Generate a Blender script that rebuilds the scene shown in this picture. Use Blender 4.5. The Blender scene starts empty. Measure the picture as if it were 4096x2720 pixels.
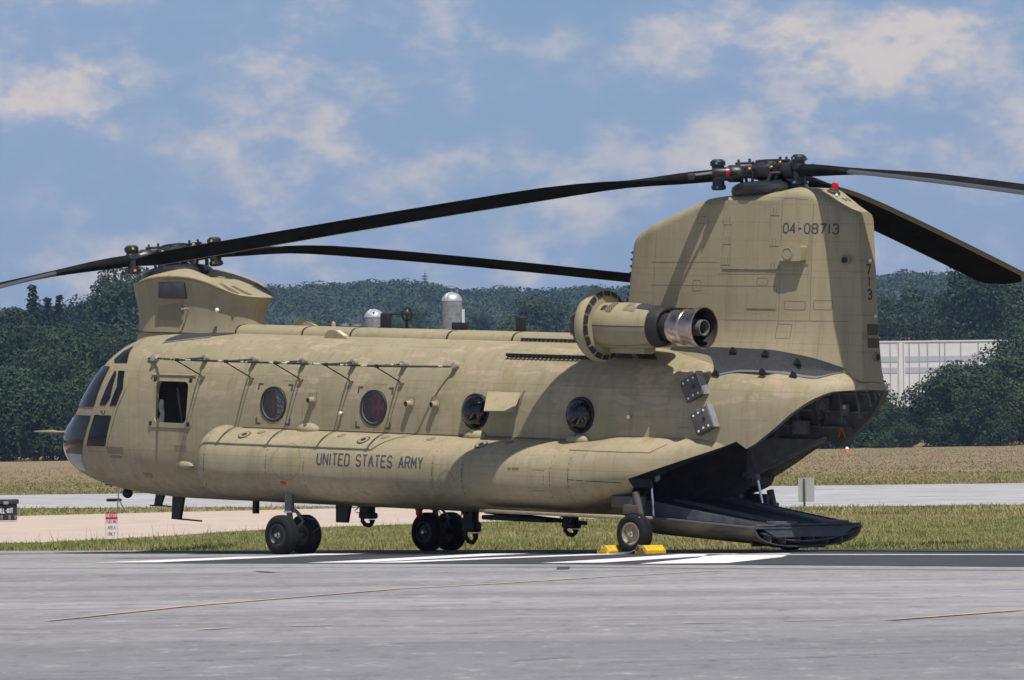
import bpy, bmesh, math, random
import numpy as np
from mathutils import Vector, Matrix
random.seed(7); RNG = np.random.default_rng(11)
SC = bpy.context.scene
COL = SC.collection

# ---------------------------------------------------------------- camera
CAM_LOC = Vector((-76.696, 82.112, 1.273))
CV = Vector((0.667857, -0.744097, 0.016937)); CR = Vector((-0.744022, -0.668054, -0.011594)); CU = Vector((-0.019942, 0.004859, 0.999789))
VH = Vector((0.665421, -0.746469, 0)); RH = Vector((-0.746469, -0.665421, 0))      # level view and right directions of the airfield
cd = bpy.data.cameras.new('camera'); cam = bpy.data.objects.new('camera', cd); COL.objects.link(cam)
cd.sensor_width = 36; cd.lens = 261.73; cd.clip_start = 1; cd.clip_end = 60000
mw = Matrix.Identity(4)
for i, ax in enumerate((CR, CU, -CV)):
    for k in range(3): mw[k][i] = ax[k]
mw.translation = CAM_LOC; cam.matrix_world = mw
SC.camera = cam

# ---------------------------------------------------------------- sun, sky, exposure
SUN = Vector((-0.41, 0.24, 1.0)).normalized()
sd = bpy.data.lights.new('sun', 'SUN'); so = bpy.data.objects.new('sun', sd); COL.objects.link(so)
sd.energy = 4.8; sd.angle = math.radians(0.53); sd.color = (1.0, 0.955, 0.88)
so.rotation_euler = SUN.to_track_quat('Z', 'Y').to_euler(); so.location = (0, 0, 60)
SC.view_settings.view_transform = 'Standard'; SC.view_settings.look = 'None'
SC.view_settings.exposure = 0.0; SC.view_settings.gamma = 1.0; SC.view_settings.use_curve_mapping = False
SC.cycles.use_denoising = True
SC.cycles.use_adaptive_sampling = True; SC.cycles.adaptive_threshold = .03
SC.cycles.max_bounces = 8; SC.cycles.transparent_max_bounces = 24; SC.cycles.volume_bounces = 0

def world_sky():
    w = bpy.data.worlds.new('World'); SC.world = w; w.use_nodes = True
    nt = w.node_tree; nt.nodes.clear(); N = nt.nodes.new; L = nt.links.new
    out = N('ShaderNodeOutputWorld'); bg = N('ShaderNodeBackground'); L(bg.outputs[0], out.inputs[0])
    sky = N('ShaderNodeTexSky'); sky.sky_type = 'NISHITA'; sky.sun_disc = False
    sky.sun_elevation = math.asin(SUN.z); sky.sun_rotation = math.atan2(SUN.x, SUN.y)
    sky.altitude = 150; sky.air_density = 1.0; sky.dust_density = 0.6; sky.ozone_density = 3.0
    tc = N('ShaderNodeTexCoord')
    def mth(op, a, b=None, c=None, clamp=False):
        n = N('ShaderNodeMath'); n.operation = op; n.use_clamp = clamp
        for i, v in enumerate((a, b, c)):
            if v is None: continue
            if isinstance(v, (int, float)): n.inputs[i].default_value = v
            else: L(v, n.inputs[i])
        return n.outputs[0]
    def mixc(f, a, b):
        n = N('ShaderNodeMix'); n.data_type = 'RGBA'
        for i, v in ((0, f), (6, a), (7, b)):
            if isinstance(v, (int, float)): n.inputs[i].default_value = v
            elif isinstance(v, tuple): n.inputs[i].default_value = v + (1,)
            else: L(v, n.inputs[i])
        return n.outputs[2]
    def rng(v, a, b):
        n = N('ShaderNodeMapRange'); n.interpolation_type = 'SMOOTHSTEP'; L(v, n.inputs[0])
        n.inputs[1].default_value = a; n.inputs[2].default_value = b; return n.outputs[0]
    def noise(vec, sc, det, rough=.55, dist=0):
        n = N('ShaderNodeTexNoise'); L(vec, n.inputs['Vector']); n.inputs['Scale'].default_value = sc
        n.inputs['Detail'].default_value = det; n.inputs['Roughness'].default_value = rough; n.inputs['Distortion'].default_value = dist
        return n.outputs['Fac']
    mp = N('ShaderNodeMapping'); L(tc.outputs['Generated'], mp.inputs[0]); mp.inputs['Scale'].default_value = (1, 1, 1.7); mp.inputs['Location'].default_value = (.37, .11, .02)
    vec = mp.outputs[0]
    sep = N('ShaderNodeSeparateXYZ'); L(tc.outputs['Generated'], sep.inputs[0])
    # heap clouds: large masses, broken edges; a shifted copy of the same field gives sunlit tops and blue-grey undersides
    mp2 = N('ShaderNodeMapping'); L(vec, mp2.inputs[0]); mp2.inputs['Location'].default_value = (0, 0, .012)
    def field(v):
        a = noise(v, 13, 1, .5); b = noise(v, 42, 5, .62)
        return mth('ADD', mth('MULTIPLY', a, .50), mth('MULTIPLY', b, .54))
    d0 = field(vec); d1 = field(mp2.outputs[0])
    # heaps standing in the sky beyond the hills: bearing and height over the view axis, widths, weight
    heaps = [(-990, 555, 230, 115, .15), (560, 690, 250, 110, .12), (1000, 730, 250, 110, .13), (800, 515, 420, 45, -.07), (-770, 690, 110, 90, -.06), (-520, 600, 120, 170, .07), (-150, 640, 110, 120, .09), (110, 670, 120, 150, .08), (500, 470, 100, 95, .10), (-140, 425, 85, 42, .09), (-1090, 310, 110, 60, .07), (900, 600, 190, 60, .06)]
    def dot(v, w):
        n = N('ShaderNodeVectorMath'); n.operation = 'DOT_PRODUCT'; L(v, n.inputs[0]); n.inputs[1].default_value = tuple(w); return n.outputs['Value']
    gd = tc.outputs['Generated']; fw = mth('MAXIMUM', dot(gd, CV), .05); hu = mth('DIVIDE', dot(gd, CR), fw); hv_ = mth('DIVIDE', dot(gd, CU), fw); hb = None
    for (px, py, sx, sy, k) in heaps:
        a_ = mth('MULTIPLY_ADD', hu, 17165 / sx, -px / sx); b_ = mth('MULTIPLY_ADD', hv_, 17165 / sy, -py / sy)
        g = mth('MULTIPLY', mth('EXPONENT', mth('MULTIPLY', mth('MULTIPLY_ADD', a_, a_, mth('MULTIPLY', b_, b_)), -1.0)), k); hb = g if hb is None else mth('ADD', hb, g)
    dens = mth('ADD', d0, hb)
    veil = rng(noise(vec, 7, 2, .5), .30, .65)
    soft = rng(mth('ADD', d0, mth('MULTIPLY', hb, .5)), .42, .62)                                   # thin broken cloud over the whole sky
    crisp = rng(mth('ADD', dens, mth('MULTIPLY', hb, .25)), .575, .69)      # sunlit heaps with hard edges
    cov = mth('MAXIMUM', mth('MULTIPLY', soft, .74), mth('MULTIPLY', crisp, .95))
    lit = rng(mth('ADD', mth('MULTIPLY', mth('SUBTRACT', d0, d1), 1.15), mth('MULTIPLY', mth('SUBTRACT', dens, .56), .55)), -.07, .14)
    SKYK = 0.085
    sm = N('ShaderNodeVectorMath'); sm.operation = 'SCALE'; L(sky.outputs[0], sm.inputs[0]); sm.inputs[3].default_value = SKYK
    blue = mixc(.70, sm.outputs[0], (.175, .310, .560))
    ccol = mixc(lit, (.300, .385, .585), (.68, .615, .585))
    skyc = mixc(cov, mixc(mth('MULTIPLY', veil, .68), blue, (.34, .42, .60)), ccol)
    up = rng(sep.outputs[2], .12, .5)
    hi = mixc(mth('MULTIPLY', cov, .35), sm.outputs[0], (.62, .62, .64))
    fin = mixc(up, skyc, hi)
    L(fin, bg.inputs[0]); bg.inputs[1].default_value = 1.0
    w.cycles.sampling_method = 'MANUAL'; w.cycles.sample_map_resolution = 256
world_sky()
# ---------------------------------------------------------------- helpers
def link(name, mesh, mat=None, parent=None):
    o = bpy.data.objects.new(name, mesh); COL.objects.link(o)
    if mat is not None:
        for m in (mat if isinstance(mat, (list, tuple)) else [mat]):
            mesh.materials.append(m)
    if parent is not None: o.parent = parent
    return o
def tag(o, label=None, cat=None, group=None, kind=None):
    if label: o['label'] = label
    if cat: o['category'] = cat
    if group: o['group'] = group
    if kind: o['kind'] = kind
    return o
def empty(name, loc=(0, 0, 0), rot=(0, 0, 0)):
    o = bpy.data.objects.new(name, None); COL.objects.link(o); o.location = loc; o.rotation_euler = rot; o.empty_display_size = .3
    return o
def smooth(me, ang=35):
    me.polygons.foreach_set('use_smooth', [True] * len(me.polygons))
    if ang < 180: me.set_sharp_from_angle(angle=math.radians(ang))
class MB:
    """collects shapes into one mesh"""
    def __init__(s): s.v = []; s.f = []; s.m = []
    def add(s, v, f, mi=0):
        o = len(s.v); s.v += [tuple(p) for p in v]; s.f += [tuple(i + o for i in q) for q in f]; s.m += [mi] * len(f); return s
    def box(s, c, d, rot=None, mi=0, bev=0):
        hx, hy, hz = d[0] / 2, d[1] / 2, d[2] / 2
        if bev <= 0:
            v = [Vector((x, y, z)) for x in (-hx, hx) for y in (-hy, hy) for z in (-hz, hz)]
            f = [(0, 1, 3, 2), (4, 6, 7, 5), (0, 4, 5, 1), (2, 3, 7, 6), (0, 2, 6, 4), (1, 5, 7, 3)]
        else:
            bm = bmesh.new(); bmesh.ops.create_cube(bm, size=1); bmesh.ops.scale(bm, vec=d, verts=bm.verts)
            bmesh.ops.bevel(bm, geom=bm.edges[:], offset=bev, segments=2, affect='EDGES', profile=.5)
            bm.verts.ensure_lookup_table(); bm.verts.index_update()
            v = [p.co.copy() for p in bm.verts]; f = [[q.index for q in fc.verts] for fc in bm.faces]; bm.free()
        if rot is not None:
            M = rot if isinstance(rot, Matrix) else Matrix.Rotation(rot[0], 3, 'X') if False else (rot.to_matrix() if hasattr(rot, 'to_matrix') else eul(rot))
            v = [M @ p for p in v]
        c = Vector(c); return s.add([p + c for p in v], f, mi)
    def tube(s, path, r, n=10, mi=0, caps=True):
        P = [Vector(p) for p in path]; R = r if isinstance(r, (list, tuple)) else [r] * len(P)
        vs = []; fs = []; up = None
        for i, p in enumerate(P):
            t = (P[min(i + 1, len(P) - 1)] - P[max(i - 1, 0)]).normalized()
            if up is None:
                up = Vector((0, 0, 1)) if abs(t.z) < .9 else Vector((1, 0, 0))
            a = t.cross(up).normalized(); b = a.cross(t).normalized(); up = b
            for k in range(n):
                w = 2 * math.pi * k / n; vs.append(p + a * (R[i] * math.cos(w)) + b * (R[i] * math.sin(w)))
        for i in range(len(P) - 1):
            for k in range(n):
                k2 = (k + 1) % n; fs.append((i * n + k, i * n + k2, (i + 1) * n + k2, (i + 1) * n + k))
        if caps:
            fs.append(tuple(reversed(range(n)))); fs.append(tuple((len(P) - 1) * n + k for k in range(n)))
        return s.add(vs, fs, mi)
    def lathe(s, prof, c, axis, n=28, mi=0, closed=False):
        """prof: (along axis, radius) pairs"""
        ax = Vector(axis).normalized(); up = Vector((0, 0, 1)) if abs(ax.z) < .9 else Vector((1, 0, 0))
        a = ax.cross(up).normalized(); b = ax.cross(a).normalized(); c = Vector(c); vs = []; fs = []
        for (h, r) in prof:
            for k in range(n):
                w = 2 * math.pi * k / n; vs.append(c + ax * h + a * (r * math.cos(w)) + b * (r * math.sin(w)))
        m = len(prof)
        for i in range(m - 1 if not closed else m):
            j = (i + 1) % m
            for k in range(n):
                k2 = (k + 1) % n; fs.append((i * n + k, j * n + k, j * n + k2, i * n + k2))
        if not closed:
            if prof[0][1] > 1e-6: fs.append(tuple(range(n)))
            if prof[-1][1] > 1e-6: fs.append(tuple(reversed([(m - 1) * n + k for k in range(n)])))
        return s.add(vs, fs, mi)
    def prism(s, poly, off, mi=0):
        """extrude a 3-D polygon by the vector off"""
        n = len(poly); off = Vector(off); v = [Vector(p) for p in poly]; v += [p + off for p in v]
        f = [tuple(range(n)), tuple(reversed(range(n, 2 * n)))] + [(i, i + n, (i + 1) % n + n, (i + 1) % n) for i in range(n)]
        return s.add(v, f, mi)
    def ball(s, c, r, n=10, mi=0, sc=(1, 1, 1)):
        vs = []; fs = []; m = max(4, n // 2); c = Vector(c)
        for i in range(m + 1):
            th = math.pi * i / m
            for k in range(n):
                w = 2 * math.pi * k / n; vs.append(c + Vector((r * sc[0] * math.sin(th) * math.cos(w), r * sc[1] * math.sin(th) * math.sin(w), r * sc[2] * math.cos(th))))
        for i in range(m):
            for k in range(n):
                k2 = (k + 1) % n; fs.append((i * n + k, (i + 1) * n + k, (i + 1) * n + k2, i * n + k2))
        return s.add(vs, fs, mi)
    def mesh(s, name, fix=True):
        me = bpy.data.meshes.new(name); me.from_pydata(s.v, [], s.f)
        if any(s.m): me.polygons.foreach_set('material_index', s.m)
        if fix:
            bm = bmesh.new(); bm.from_mesh(me); bmesh.ops.remove_doubles(bm, verts=bm.verts, dist=1e-5)
            bmesh.ops.recalc_face_normals(bm, faces=bm.faces); bm.to_mesh(me); bm.free()
        me.update(); return me
    def build(s, name, mat, parent=None, ang=35, fix=True):
        me = s.mesh(name, fix); smooth(me, ang); return link(name, me, mat, parent)
def eul(r):
    from mathutils import Euler
    return Euler(r).to_matrix()
def loft(rings, cap=True, closed_ring=True):
    n = len(rings[0]); v = [p for r in rings for p in r]; f = []
    for i in range(len(rings) - 1):
        for k in range(n if closed_ring else n - 1):
            k2 = (k + 1) % n; f.append((i * n + k, i * n + k2, (i + 1) * n + k2, (i + 1) * n + k))
    if cap:
        f.append(tuple(reversed(range(n)))); f.append(tuple((len(rings) - 1) * n + k for k in range(n)))
    return v, f
def pch(xs, ys):
    """monotone cubic through a table, xs rising"""
    xs = np.array(xs, float); ys = np.array(ys, float); h = np.diff(xs); d = np.diff(ys) / h; m = np.zeros_like(xs)
    for i in range(1, len(xs) - 1):
        if d[i - 1] * d[i] > 0:
            w1 = 2 * h[i] + h[i - 1]; w2 = h[i] + 2 * h[i - 1]; m[i] = (w1 + w2) / (w1 / d[i - 1] + w2 / d[i])
    m[0] = d[0]; m[-1] = d[-1]
    def fn(x):
        x = min(max(float(x), xs[0]), xs[-1]); i = min(int(np.searchsorted(xs, x, 'right')) - 1, len(xs) - 2)
        t = (x - xs[i]) / h[i]; t2 = t * t; t3 = t2 * t
        return float((2 * t3 - 3 * t2 + 1) * ys[i] + (t3 - 2 * t2 + t) * h[i] * m[i] + (3 * t2 - 2 * t3) * ys[i + 1] + (t3 - t2) * h[i] * m[i + 1])
    return fn
def boolean(o, cutters, op='DIFFERENCE'):
    """cut o with meshes, bake the result, drop the cutters"""
    for c in cutters:
        md = o.modifiers.new('cut', 'BOOLEAN'); md.object = c; md.operation = op; md.solver = 'EXACT'
        try: md.material_mode = 'TRANSFER'
        except Exception: pass
    dg = bpy.context.evaluated_depsgraph_get(); dg.update()
    me = bpy.data.meshes.new_from_object(o.evaluated_get(dg), depsgraph=dg)
    o.modifiers.clear(); old = o.data; o.data = me; bpy.data.meshes.remove(old)
    for c in cutters:
        m = c.data; bpy.data.objects.remove(c); bpy.data.meshes.remove(m)
    return o
def copy_tree(o, parent=None):
    c = o.copy(); COL.objects.link(c); c.parent = parent
    for ch in list(o.children): copy_tree(ch, c)
    return c

# ---------------------------------------------------------------- materials
class NT:
    def __init__(s, m): s.nt = m.node_tree; s.b = s.nt.nodes['Principled BSDF']
    def n(s, t, **kw):
        q = s.nt.nodes.new(t)
        for k, v in kw.items(): setattr(q, k, v)
        return q
    def l(s, a, b): s.nt.links.new(a, b)
    def put(s, sock, v):
        if isinstance(v, bpy.types.NodeSocket): s.l(v, sock)
        elif isinstance(v, tuple) and len(v) == 3 and sock.type == 'RGBA': sock.default_value = v + (1,)
        else: sock.default_value = v
    def m(s, op, a, b=None, c=None, clamp=False):
        q = s.n('ShaderNodeMath', operation=op, use_clamp=clamp)
        for i, v in enumerate((a, b, c)):
            if v is not None: s.put(q.inputs[i], v)
        return q.outputs[0]
    def mix(s, f, a, b, mode='MIX'):
        q = s.n('ShaderNodeMix', data_type='RGBA', blend_type=mode); s.put(q.inputs[0], f); s.put(q.inputs[6], a); s.put(q.inputs[7], b); return q.outputs[2]
    def obj(s): return s.n('ShaderNodeTexCoord').outputs['Object']
    def map(s, vec, sc=(1, 1, 1), loc=(0, 0, 0), rot=(0, 0, 0)):
        q = s.n('ShaderNodeMapping'); s.l(vec, q.inputs[0]); q.inputs['Scale'].default_value = sc; q.inputs['Location'].default_value = loc; q.inputs['Rotation'].default_value = rot; return q.outputs[0]
    def noise(s, vec, sc, det=4, rough=.55, dist=0):
        q = s.n('ShaderNodeTexNoise'); s.l(vec, q.inputs['Vector']); q.inputs['Scale'].default_value = sc; q.inputs['Detail'].default_value = det
        q.inputs['Roughness'].default_value = rough; q.inputs['Distortion'].default_value = dist; return q.outputs['Fac']
    def rng(s, v, a, b, c=0., d=1.):
        q = s.n('ShaderNodeMapRange', interpolation_type='SMOOTHSTEP'); s.l(v, q.inputs[0])
        for i, x in zip((1, 2, 3, 4), (a, b, c, d)): q.inputs[i].default_value = x
        return q.outputs[0]
    def sep(s, vec):
        q = s.n('ShaderNodeSeparateXYZ'); s.l(vec, q.inputs[0]); return q.outputs
    def bump(s, h, st=.4, dist=.01):
        q = s.n('ShaderNodeBump'); s.l(h, q.inputs['Height']); q.inputs['Strength'].default_value = st; q.inputs['Distance'].default_value = dist; s.l(q.outputs[0], s.b.inputs['Normal']); return q
MATS = {}
def mat(name, col=(.5, .5, .5), rough=.6, metal=0., spec=.5, vary=0., vscale=6., bump=0.):
    m = bpy.data.materials.new(name); m.use_nodes = True; MATS[name] = m; t = NT(m); b = t.b
    b.inputs['Base Color'].default_value = tuple(col) + (1,); b.inputs['Roughness'].default_value = rough; b.inputs['Metallic'].default_value = metal
    b.inputs['Specular IOR Level'].default_value = spec
    if vary > 0 or bump > 0:
        o = t.obj(); nz = t.noise(o, vscale, 6, .6)
        if vary > 0:
            k = t.rng(nz, .25, .75, 1 - vary, 1 + vary)
            q = t.n('ShaderNodeVectorMath', operation='SCALE'); q.inputs[0].default_value = col; t.l(k, q.inputs[3]); t.l(q.outputs[0], b.inputs['Base Color'])
            t.l(t.rng(nz, .2, .8, max(.05, rough - .12), min(1, rough + .1)), b.inputs['Roughness'])
        if bump > 0: t.bump(t.noise(o, vscale * 6, 4), .5, bump)
    return m
TAN = (.330, .277, .172)
def skin_material(name, frame=.508, stringer=.30, vertical=True, patches=True, dirt=True):
    """khaki airframe paint: sun-faded repaint patches, run-off streaks, belly grime, rows of flush rivets along frames and stringers"""
    m = bpy.data.materials.new(name); m.use_nodes = True; MATS[name] = m; t = NT(m); b = t.b
    o = t.obj(); X, Y, Z = t.sep(o)
    big = t.noise(o, .55, 3, .5); fine = t.noise(o, 9, 6, .62); grain = t.noise(o, 60, 3, .6)
    col = t.mix(t.rng(big, .35, .65), (TAN[0] * .93, TAN[1] * .94, TAN[2] * .95), (TAN[0] * 1.06, TAN[1] * 1.05, TAN[2] * 1.04))
    if patches:
        pz = t.noise(t.map(o, (.8, 1.5, 2.6)), 2.1, 6, .62, .3)
        col = t.mix(t.m('MULTIPLY', t.m('MULTIPLY', t.rng(pz, .53, .575), .75), t.rng(Z, 1.9, 2.7, .45, 1.)), col, (.43, .325, .235))
        pg = t.noise(t.map(o, (1.2, 1., .9), (3, 7, 1)), 1.6, 5, .6, .2)
        col = t.mix(t.m('MULTIPLY', t.rng(pg, .55, .64), .45), col, (.265, .240, .115))
    if dirt:
        st = t.noise(t.map(o, (7, 7, .55)), 1.2, 5, .6)
        col = t.mix(t.m('MULTIPLY', t.rng(st, .48, .75), .38), col, (.16, .135, .09))
        low = t.rng(Z, 1.35, .65)
        col = t.mix(t.m('MULTIPLY', t.m('MULTIPLY', low, t.rng(fine, .3, .7)), .45), col, (.13, .112, .08))
        col = t.mix(t.m('MULTIPLY', t.rng(fine, .52, .8), .22), col, (.22, .185, .12))
    def lines(c, pitch, off, w):
        fr = t.m('FRACT', t.m('ADD', t.m('DIVIDE', c, pitch), off)); return t.m('LESS_THAN', t.m('MULTIPLY', t.m('ABSOLUTE', t.m('SUBTRACT', fr, .5)), pitch), w)
    fx = lines(X, frame, .13, .009); fz = lines(Z, stringer, .07, .008)
    fx2 = lines(X, frame, .13 + .05 / frame, .007)
    dx = t.m('LESS_THAN', t.m('ABSOLUTE', t.m('SUBTRACT', t.m('FRACT', t.m('DIVIDE', X, .042)), .5)), .26)
    dz = t.m('LESS_THAN', t.m('ABSOLUTE', t.m('SUBTRACT', t.m('FRACT', t.m('DIVIDE', Z, .042)), .5)), .26)
    wob = t.rng(t.noise(o, 1.3, 3), .35, .6)
    wob2 = t.rng(t.noise(t.map(o, (1, 1, 1), (4, 2, 9)), 1.1, 3), .38, .58, .25, 1.)
    riv = t.m('MAXIMUM', t.m('MULTIPLY', t.m('MULTIPLY', fx, dz), wob2), t.m('MULTIPLY', t.m('MULTIPLY', fz, dx), wob))
    riv = t.m('MAXIMUM', riv, t.m('MULTIPLY', t.m('MULTIPLY', fx2, dz), wob))
    seam = lines(X, frame * 4, .28, .0045); seam = t.m('MAXIMUM', seam, lines(Z, stringer * 4, .3, .004))
    if vertical:
        col = t.mix(t.m('MULTIPLY', riv, .36), col, (.13, .105, .065)); col = t.mix(t.m('MULTIPLY', seam, .32), col, (.10, .08, .05))
        t.bump(t.m('ADD', t.m('MULTIPLY', riv, .8), t.m('ADD', t.m('MULTIPLY', t.noise(o, 2.2, 3), 2.6), t.m('MULTIPLY', grain, .15))), .35, .006)
    else:
        t.bump(t.m('ADD', t.m('MULTIPLY', t.noise(o, 2.2, 3), 2.6), t.m('MULTIPLY', grain, .2)), .35, .006)
    t.l(col, b.inputs['Base Color']); t.l(t.rng(fine, .25, .75, .52, .72), b.inputs['Roughness']); b.inputs['Specular IOR Level'].default_value = .32
    return m
M_SKIN = skin_material('airframe_paint'); M_PYL = skin_material('pylon_paint', .42, .26, True, False, True)
M_TAN = skin_material('fitting_paint', vertical=False, patches=False)
M_LINING = mat('cabin_lining', (.13, .133, .135), .7, vary=.25)
M_FRAME = mat('interior_frame', (.22, .225, .235), .55, vary=.2)
M_RUBBER = mat('tyre_rubber', (.012, .012, .013), .85, spec=.25, vary=.3, vscale=14, bump=.002)
M_BLACK = mat('matt_black', (.016, .016, .017), .6, vary=.25)
M_ANT = mat('antenna_black', (.014, .014, .015), .5)
M_HUB = mat('rotor_head_black', (.022, .023, .026), .42, vary=.35, vscale=12)
M_BLADE = mat('blade_black', (.015, .015, .016), .85, spec=0., vary=.3, vscale=3)
M_EROSION = mat('blade_edge_strip', (.11, .115, .12), .35, .5)
M_PAD = mat('pad_black', (.018, .019, .021), .34)
M_WALK = mat('walkway_black', (.035, .036, .040), .85, vary=.35, vscale=22, bump=.006)
M_WALKEDGE = mat('walkway_border', (.15, .15, .17), .8)
M_RIM = mat('wheel_tan', (.27, .225, .14), .5, vary=.25, vscale=20)
M_RIMDARK = mat('wheel_dark', (.035, .035, .036), .45, vary=.25, vscale=20)
M_STEEL = mat('bare_steel', (.62, .62, .60), .28, 1.0)
M_STRUT = mat('strut_grey', (.16, .155, .14), .5, .2, vary=.2)
M_YEL = mat('yellow_paint', (.78, .42, .02), .5)
M_WHITE = mat('white_plastic', (.8, .8, .8), .4)
M_RED = mat('red_lens', (.55, .012, .012), .25)
M_REDWEB = mat('red_webbing', (.62, .015, .022), .8, vary=.3, vscale=16)
M_MARK = mat('stencil_grey', (.060, .060, .066), .75, vary=.25, vscale=8)
M_MARKB = mat('stencil_black', (.022, .022, .024), .7)
M_FAINT = mat('stencil_faint', (.205, .17, .105), .8)
M_SEAM = mat('dark_seam', (.030, .026, .020), .7)
M_RAMPG = mat('ramp_grey', (.085, .092, .104), .62, vary=.3, vscale=5)
M_RAMPDECK = mat('ramp_deck', (.020, .021, .023), .75, vary=.3, vscale=10, bump=.004)
M_ORANGE = mat('orange_strap', (.75, .22, .015), .6)
M_BLUE = mat('blue_tape', (.05, .25, .70), .5)
M_FLARE = mat('dispenser_grey', (.085, .078, .070), .55, vary=.2)
def glass(name, tint, dark=True):
    m = bpy.data.materials.new(name); m.use_nodes = True; MATS[name] = m; t = NT(m); b = t.b
    if dark:
        b.inputs['Base Color'].default_value = tint + (1,); b.inputs['Roughness'].default_value = .03; b.inputs['Specular IOR Level'].default_value = .30
        b.inputs['Coat Weight'].default_value = 0
    else:
        out = t.nt.nodes['Material Output']; tr = t.n('ShaderNodeBsdfTransparent'); tr.inputs[0].default_value = tint + (1,)
        gl = t.n('ShaderNodeBsdfGlossy'); gl.inputs['Roughness'].default_value = .02; gl.inputs[0].default_value = (1, 1, 1, 1)
        fr = t.n('ShaderNodeFresnel'); fr.inputs[0].default_value = 1.5
        mx = t.n('ShaderNodeMixShader'); t.l(t.m('MULTIPLY', fr.outputs[0], 1.3, clamp=True), mx.inputs[0]); t.l(tr.outputs[0], mx.inputs[1]); t.l(gl.outputs[0], mx.inputs[2]); t.l(mx.outputs[0], out.inputs[0])
    return m
M_GDARK = glass('cockpit_glass', (.005, .0055, .007)); M_GCLEAR = glass('window_glass', (.86, .88, .90), False)
def exhaust():
    m = mat('exhaust_steel', (.55, .45, .38), .3, 1.0); t = NT(m); o = t.obj()
    n = t.noise(t.map(o, (.6, 3, 3)), 3, 3); t.l(t.mix(t.rng(n, .3, .7), (.42, .31, .24), (.66, .57, .50)), t.b.inputs['Base Color']); return m
M_EXH = exhaust(); M_SOOT = mat('exhaust_soot', (.035, .030, .028), .6, .3)
# ---------------------------------------------------------------- airframe lines (metres; x forward from the front axle, y to port, z up)
HX = [-9.75, -9.65, -9.4, -9.0, -8.5, -7.8, -7.0, -6.2, -5.0, 3.2, 4.0, 4.5, 4.9, 5.25, 5.6, 5.9, 6.08, 6.2]
h_zt = pch(HX, [2.80, 2.89, 2.95, 3.00, 3.06, 3.14, 3.22, 3.27, 3.27, 3.27, 3.24, 3.13, 2.92, 2.56, 2.085, 1.91, 1.785, 1.58])
h_zb = pch(HX, [2.40, 1.90, 1.30, .90, .74, .70, .70, .70, .70, .70, .72, .75, .79, .85, .93, 1.05, 1.20, 1.40])
h_w = pch(HX, [.25, .52, .80, .98, 1.04, 1.10, 1.18, 1.25, 1.27, 1.27, 1.25, 1.20, 1.12, 1.00, .83, .62, .40, .06])
h_zc = pch(HX, [2.60, 2.50, 2.40, 2.25, 2.1, 1.95, 1.8, 1.75, 1.75, 1.75, 1.72, 1.68, 1.62, 1.58, 1.52, 1.49, 1.47, 1.46])
h_nt = pch(HX, [2.4, 2.5, 2.7, 2.8, 2.9, 2.9, 2.9, 3.0, 3.0, 3.0, 2.9, 2.7, 2.6, 2.5, 2.4, 2.3, 2.2, 2.0])
h_nb = pch(HX, [3.0, 3.0, 3.2, 3.4, 3.4, 3.4, 3.4, 3.4, 3.4, 3.4, 3.0, 2.7, 2.5, 2.4, 2.3, 2.2, 2.1, 2.0])
def hull_y(x, z, inset=0.):
    zc = h_zc(x); top = z >= zc; H = (h_zt(x) - zc if top else zc - h_zb(x)) - inset; n = h_nt(x) if top else h_nb(x); w = h_w(x) - inset
    u = abs(z - zc) / max(H, 1e-6)
    return 0. if u >= 1 else max(w, .001) * (1 - u ** n) ** (1 / n)
def hull_top(x, y):
    zc = h_zc(x); n = h_nt(x); u = min(abs(y) / h_w(x), 1.); return zc + (h_zt(x) - zc) * (1 - u ** n) ** (1 / n)
def hull_ring(x, n=72, inset=0.):
    zc = h_zc(x); out = []
    for k in range(n):
        a = 2 * math.pi * (k + .5) / n; c, s = math.cos(a), math.sin(a); e = h_nt(x) if s >= 0 else h_nb(x); H = (h_zt(x) - zc if s >= 0 else zc - h_zb(x)) - inset
        out.append((x, (h_w(x) - inset) * math.copysign(abs(c) ** (2 / e), c), zc + H * math.copysign(abs(s) ** (2 / e), s)))
    return out
# side pods
SX = [-8.3, -7.9, -7.4, -6.9, -6.5, -6.1, -5.8, -5.55, -5.3, 1.45, 1.75, 1.92, 2.02, 2.07]
s_w = pch(SX, [1.03, 1.14, 1.34, 1.55, 1.70, 1.80, 1.85, 1.86, 1.87, 1.87, 1.84, 1.72, 1.52, 1.28])
s_zt = pch(SX, [1.97, 1.97, 1.965, 1.96, 1.95, 1.94, 1.89, 1.86, 1.86, 1.86, 1.90, 1.86, 1.78, 1.62])
s_zb = pch(SX, [1.2, 1.15, 1.12, 1.10, 1.07, .98, .88, .81, .79, .79, .80, .84, .92, 1.06])
SYC = .95
def pod_y(x, z):
    zc = .5 * (s_zt(x) + s_zb(x)) - .02; H = (s_zt(x) - zc) if z >= zc else (zc - s_zb(x)); u = abs(z - zc) / H; e = 2.5
    return SYC if u >= 1 else SYC + (s_w(x) - SYC) * (1 - u ** e) ** (1 / e)
def pod_ring(x, n=40):
    zc = .5 * (s_zt(x) + s_zb(x)) - .02; out = []; e = 2.5
    for k in range(n + 1):
        a = -math.pi / 2 + math.pi * k / n; c, s = math.cos(a), math.sin(a); H = (s_zt(x) - zc) if s >= 0 else (zc - s_zb(x))
        out.append((x, SYC + (s_w(x) - SYC) * abs(c) ** (2 / e), zc + H * math.copysign(abs(s) ** (2 / e), s)))
    return out
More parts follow.
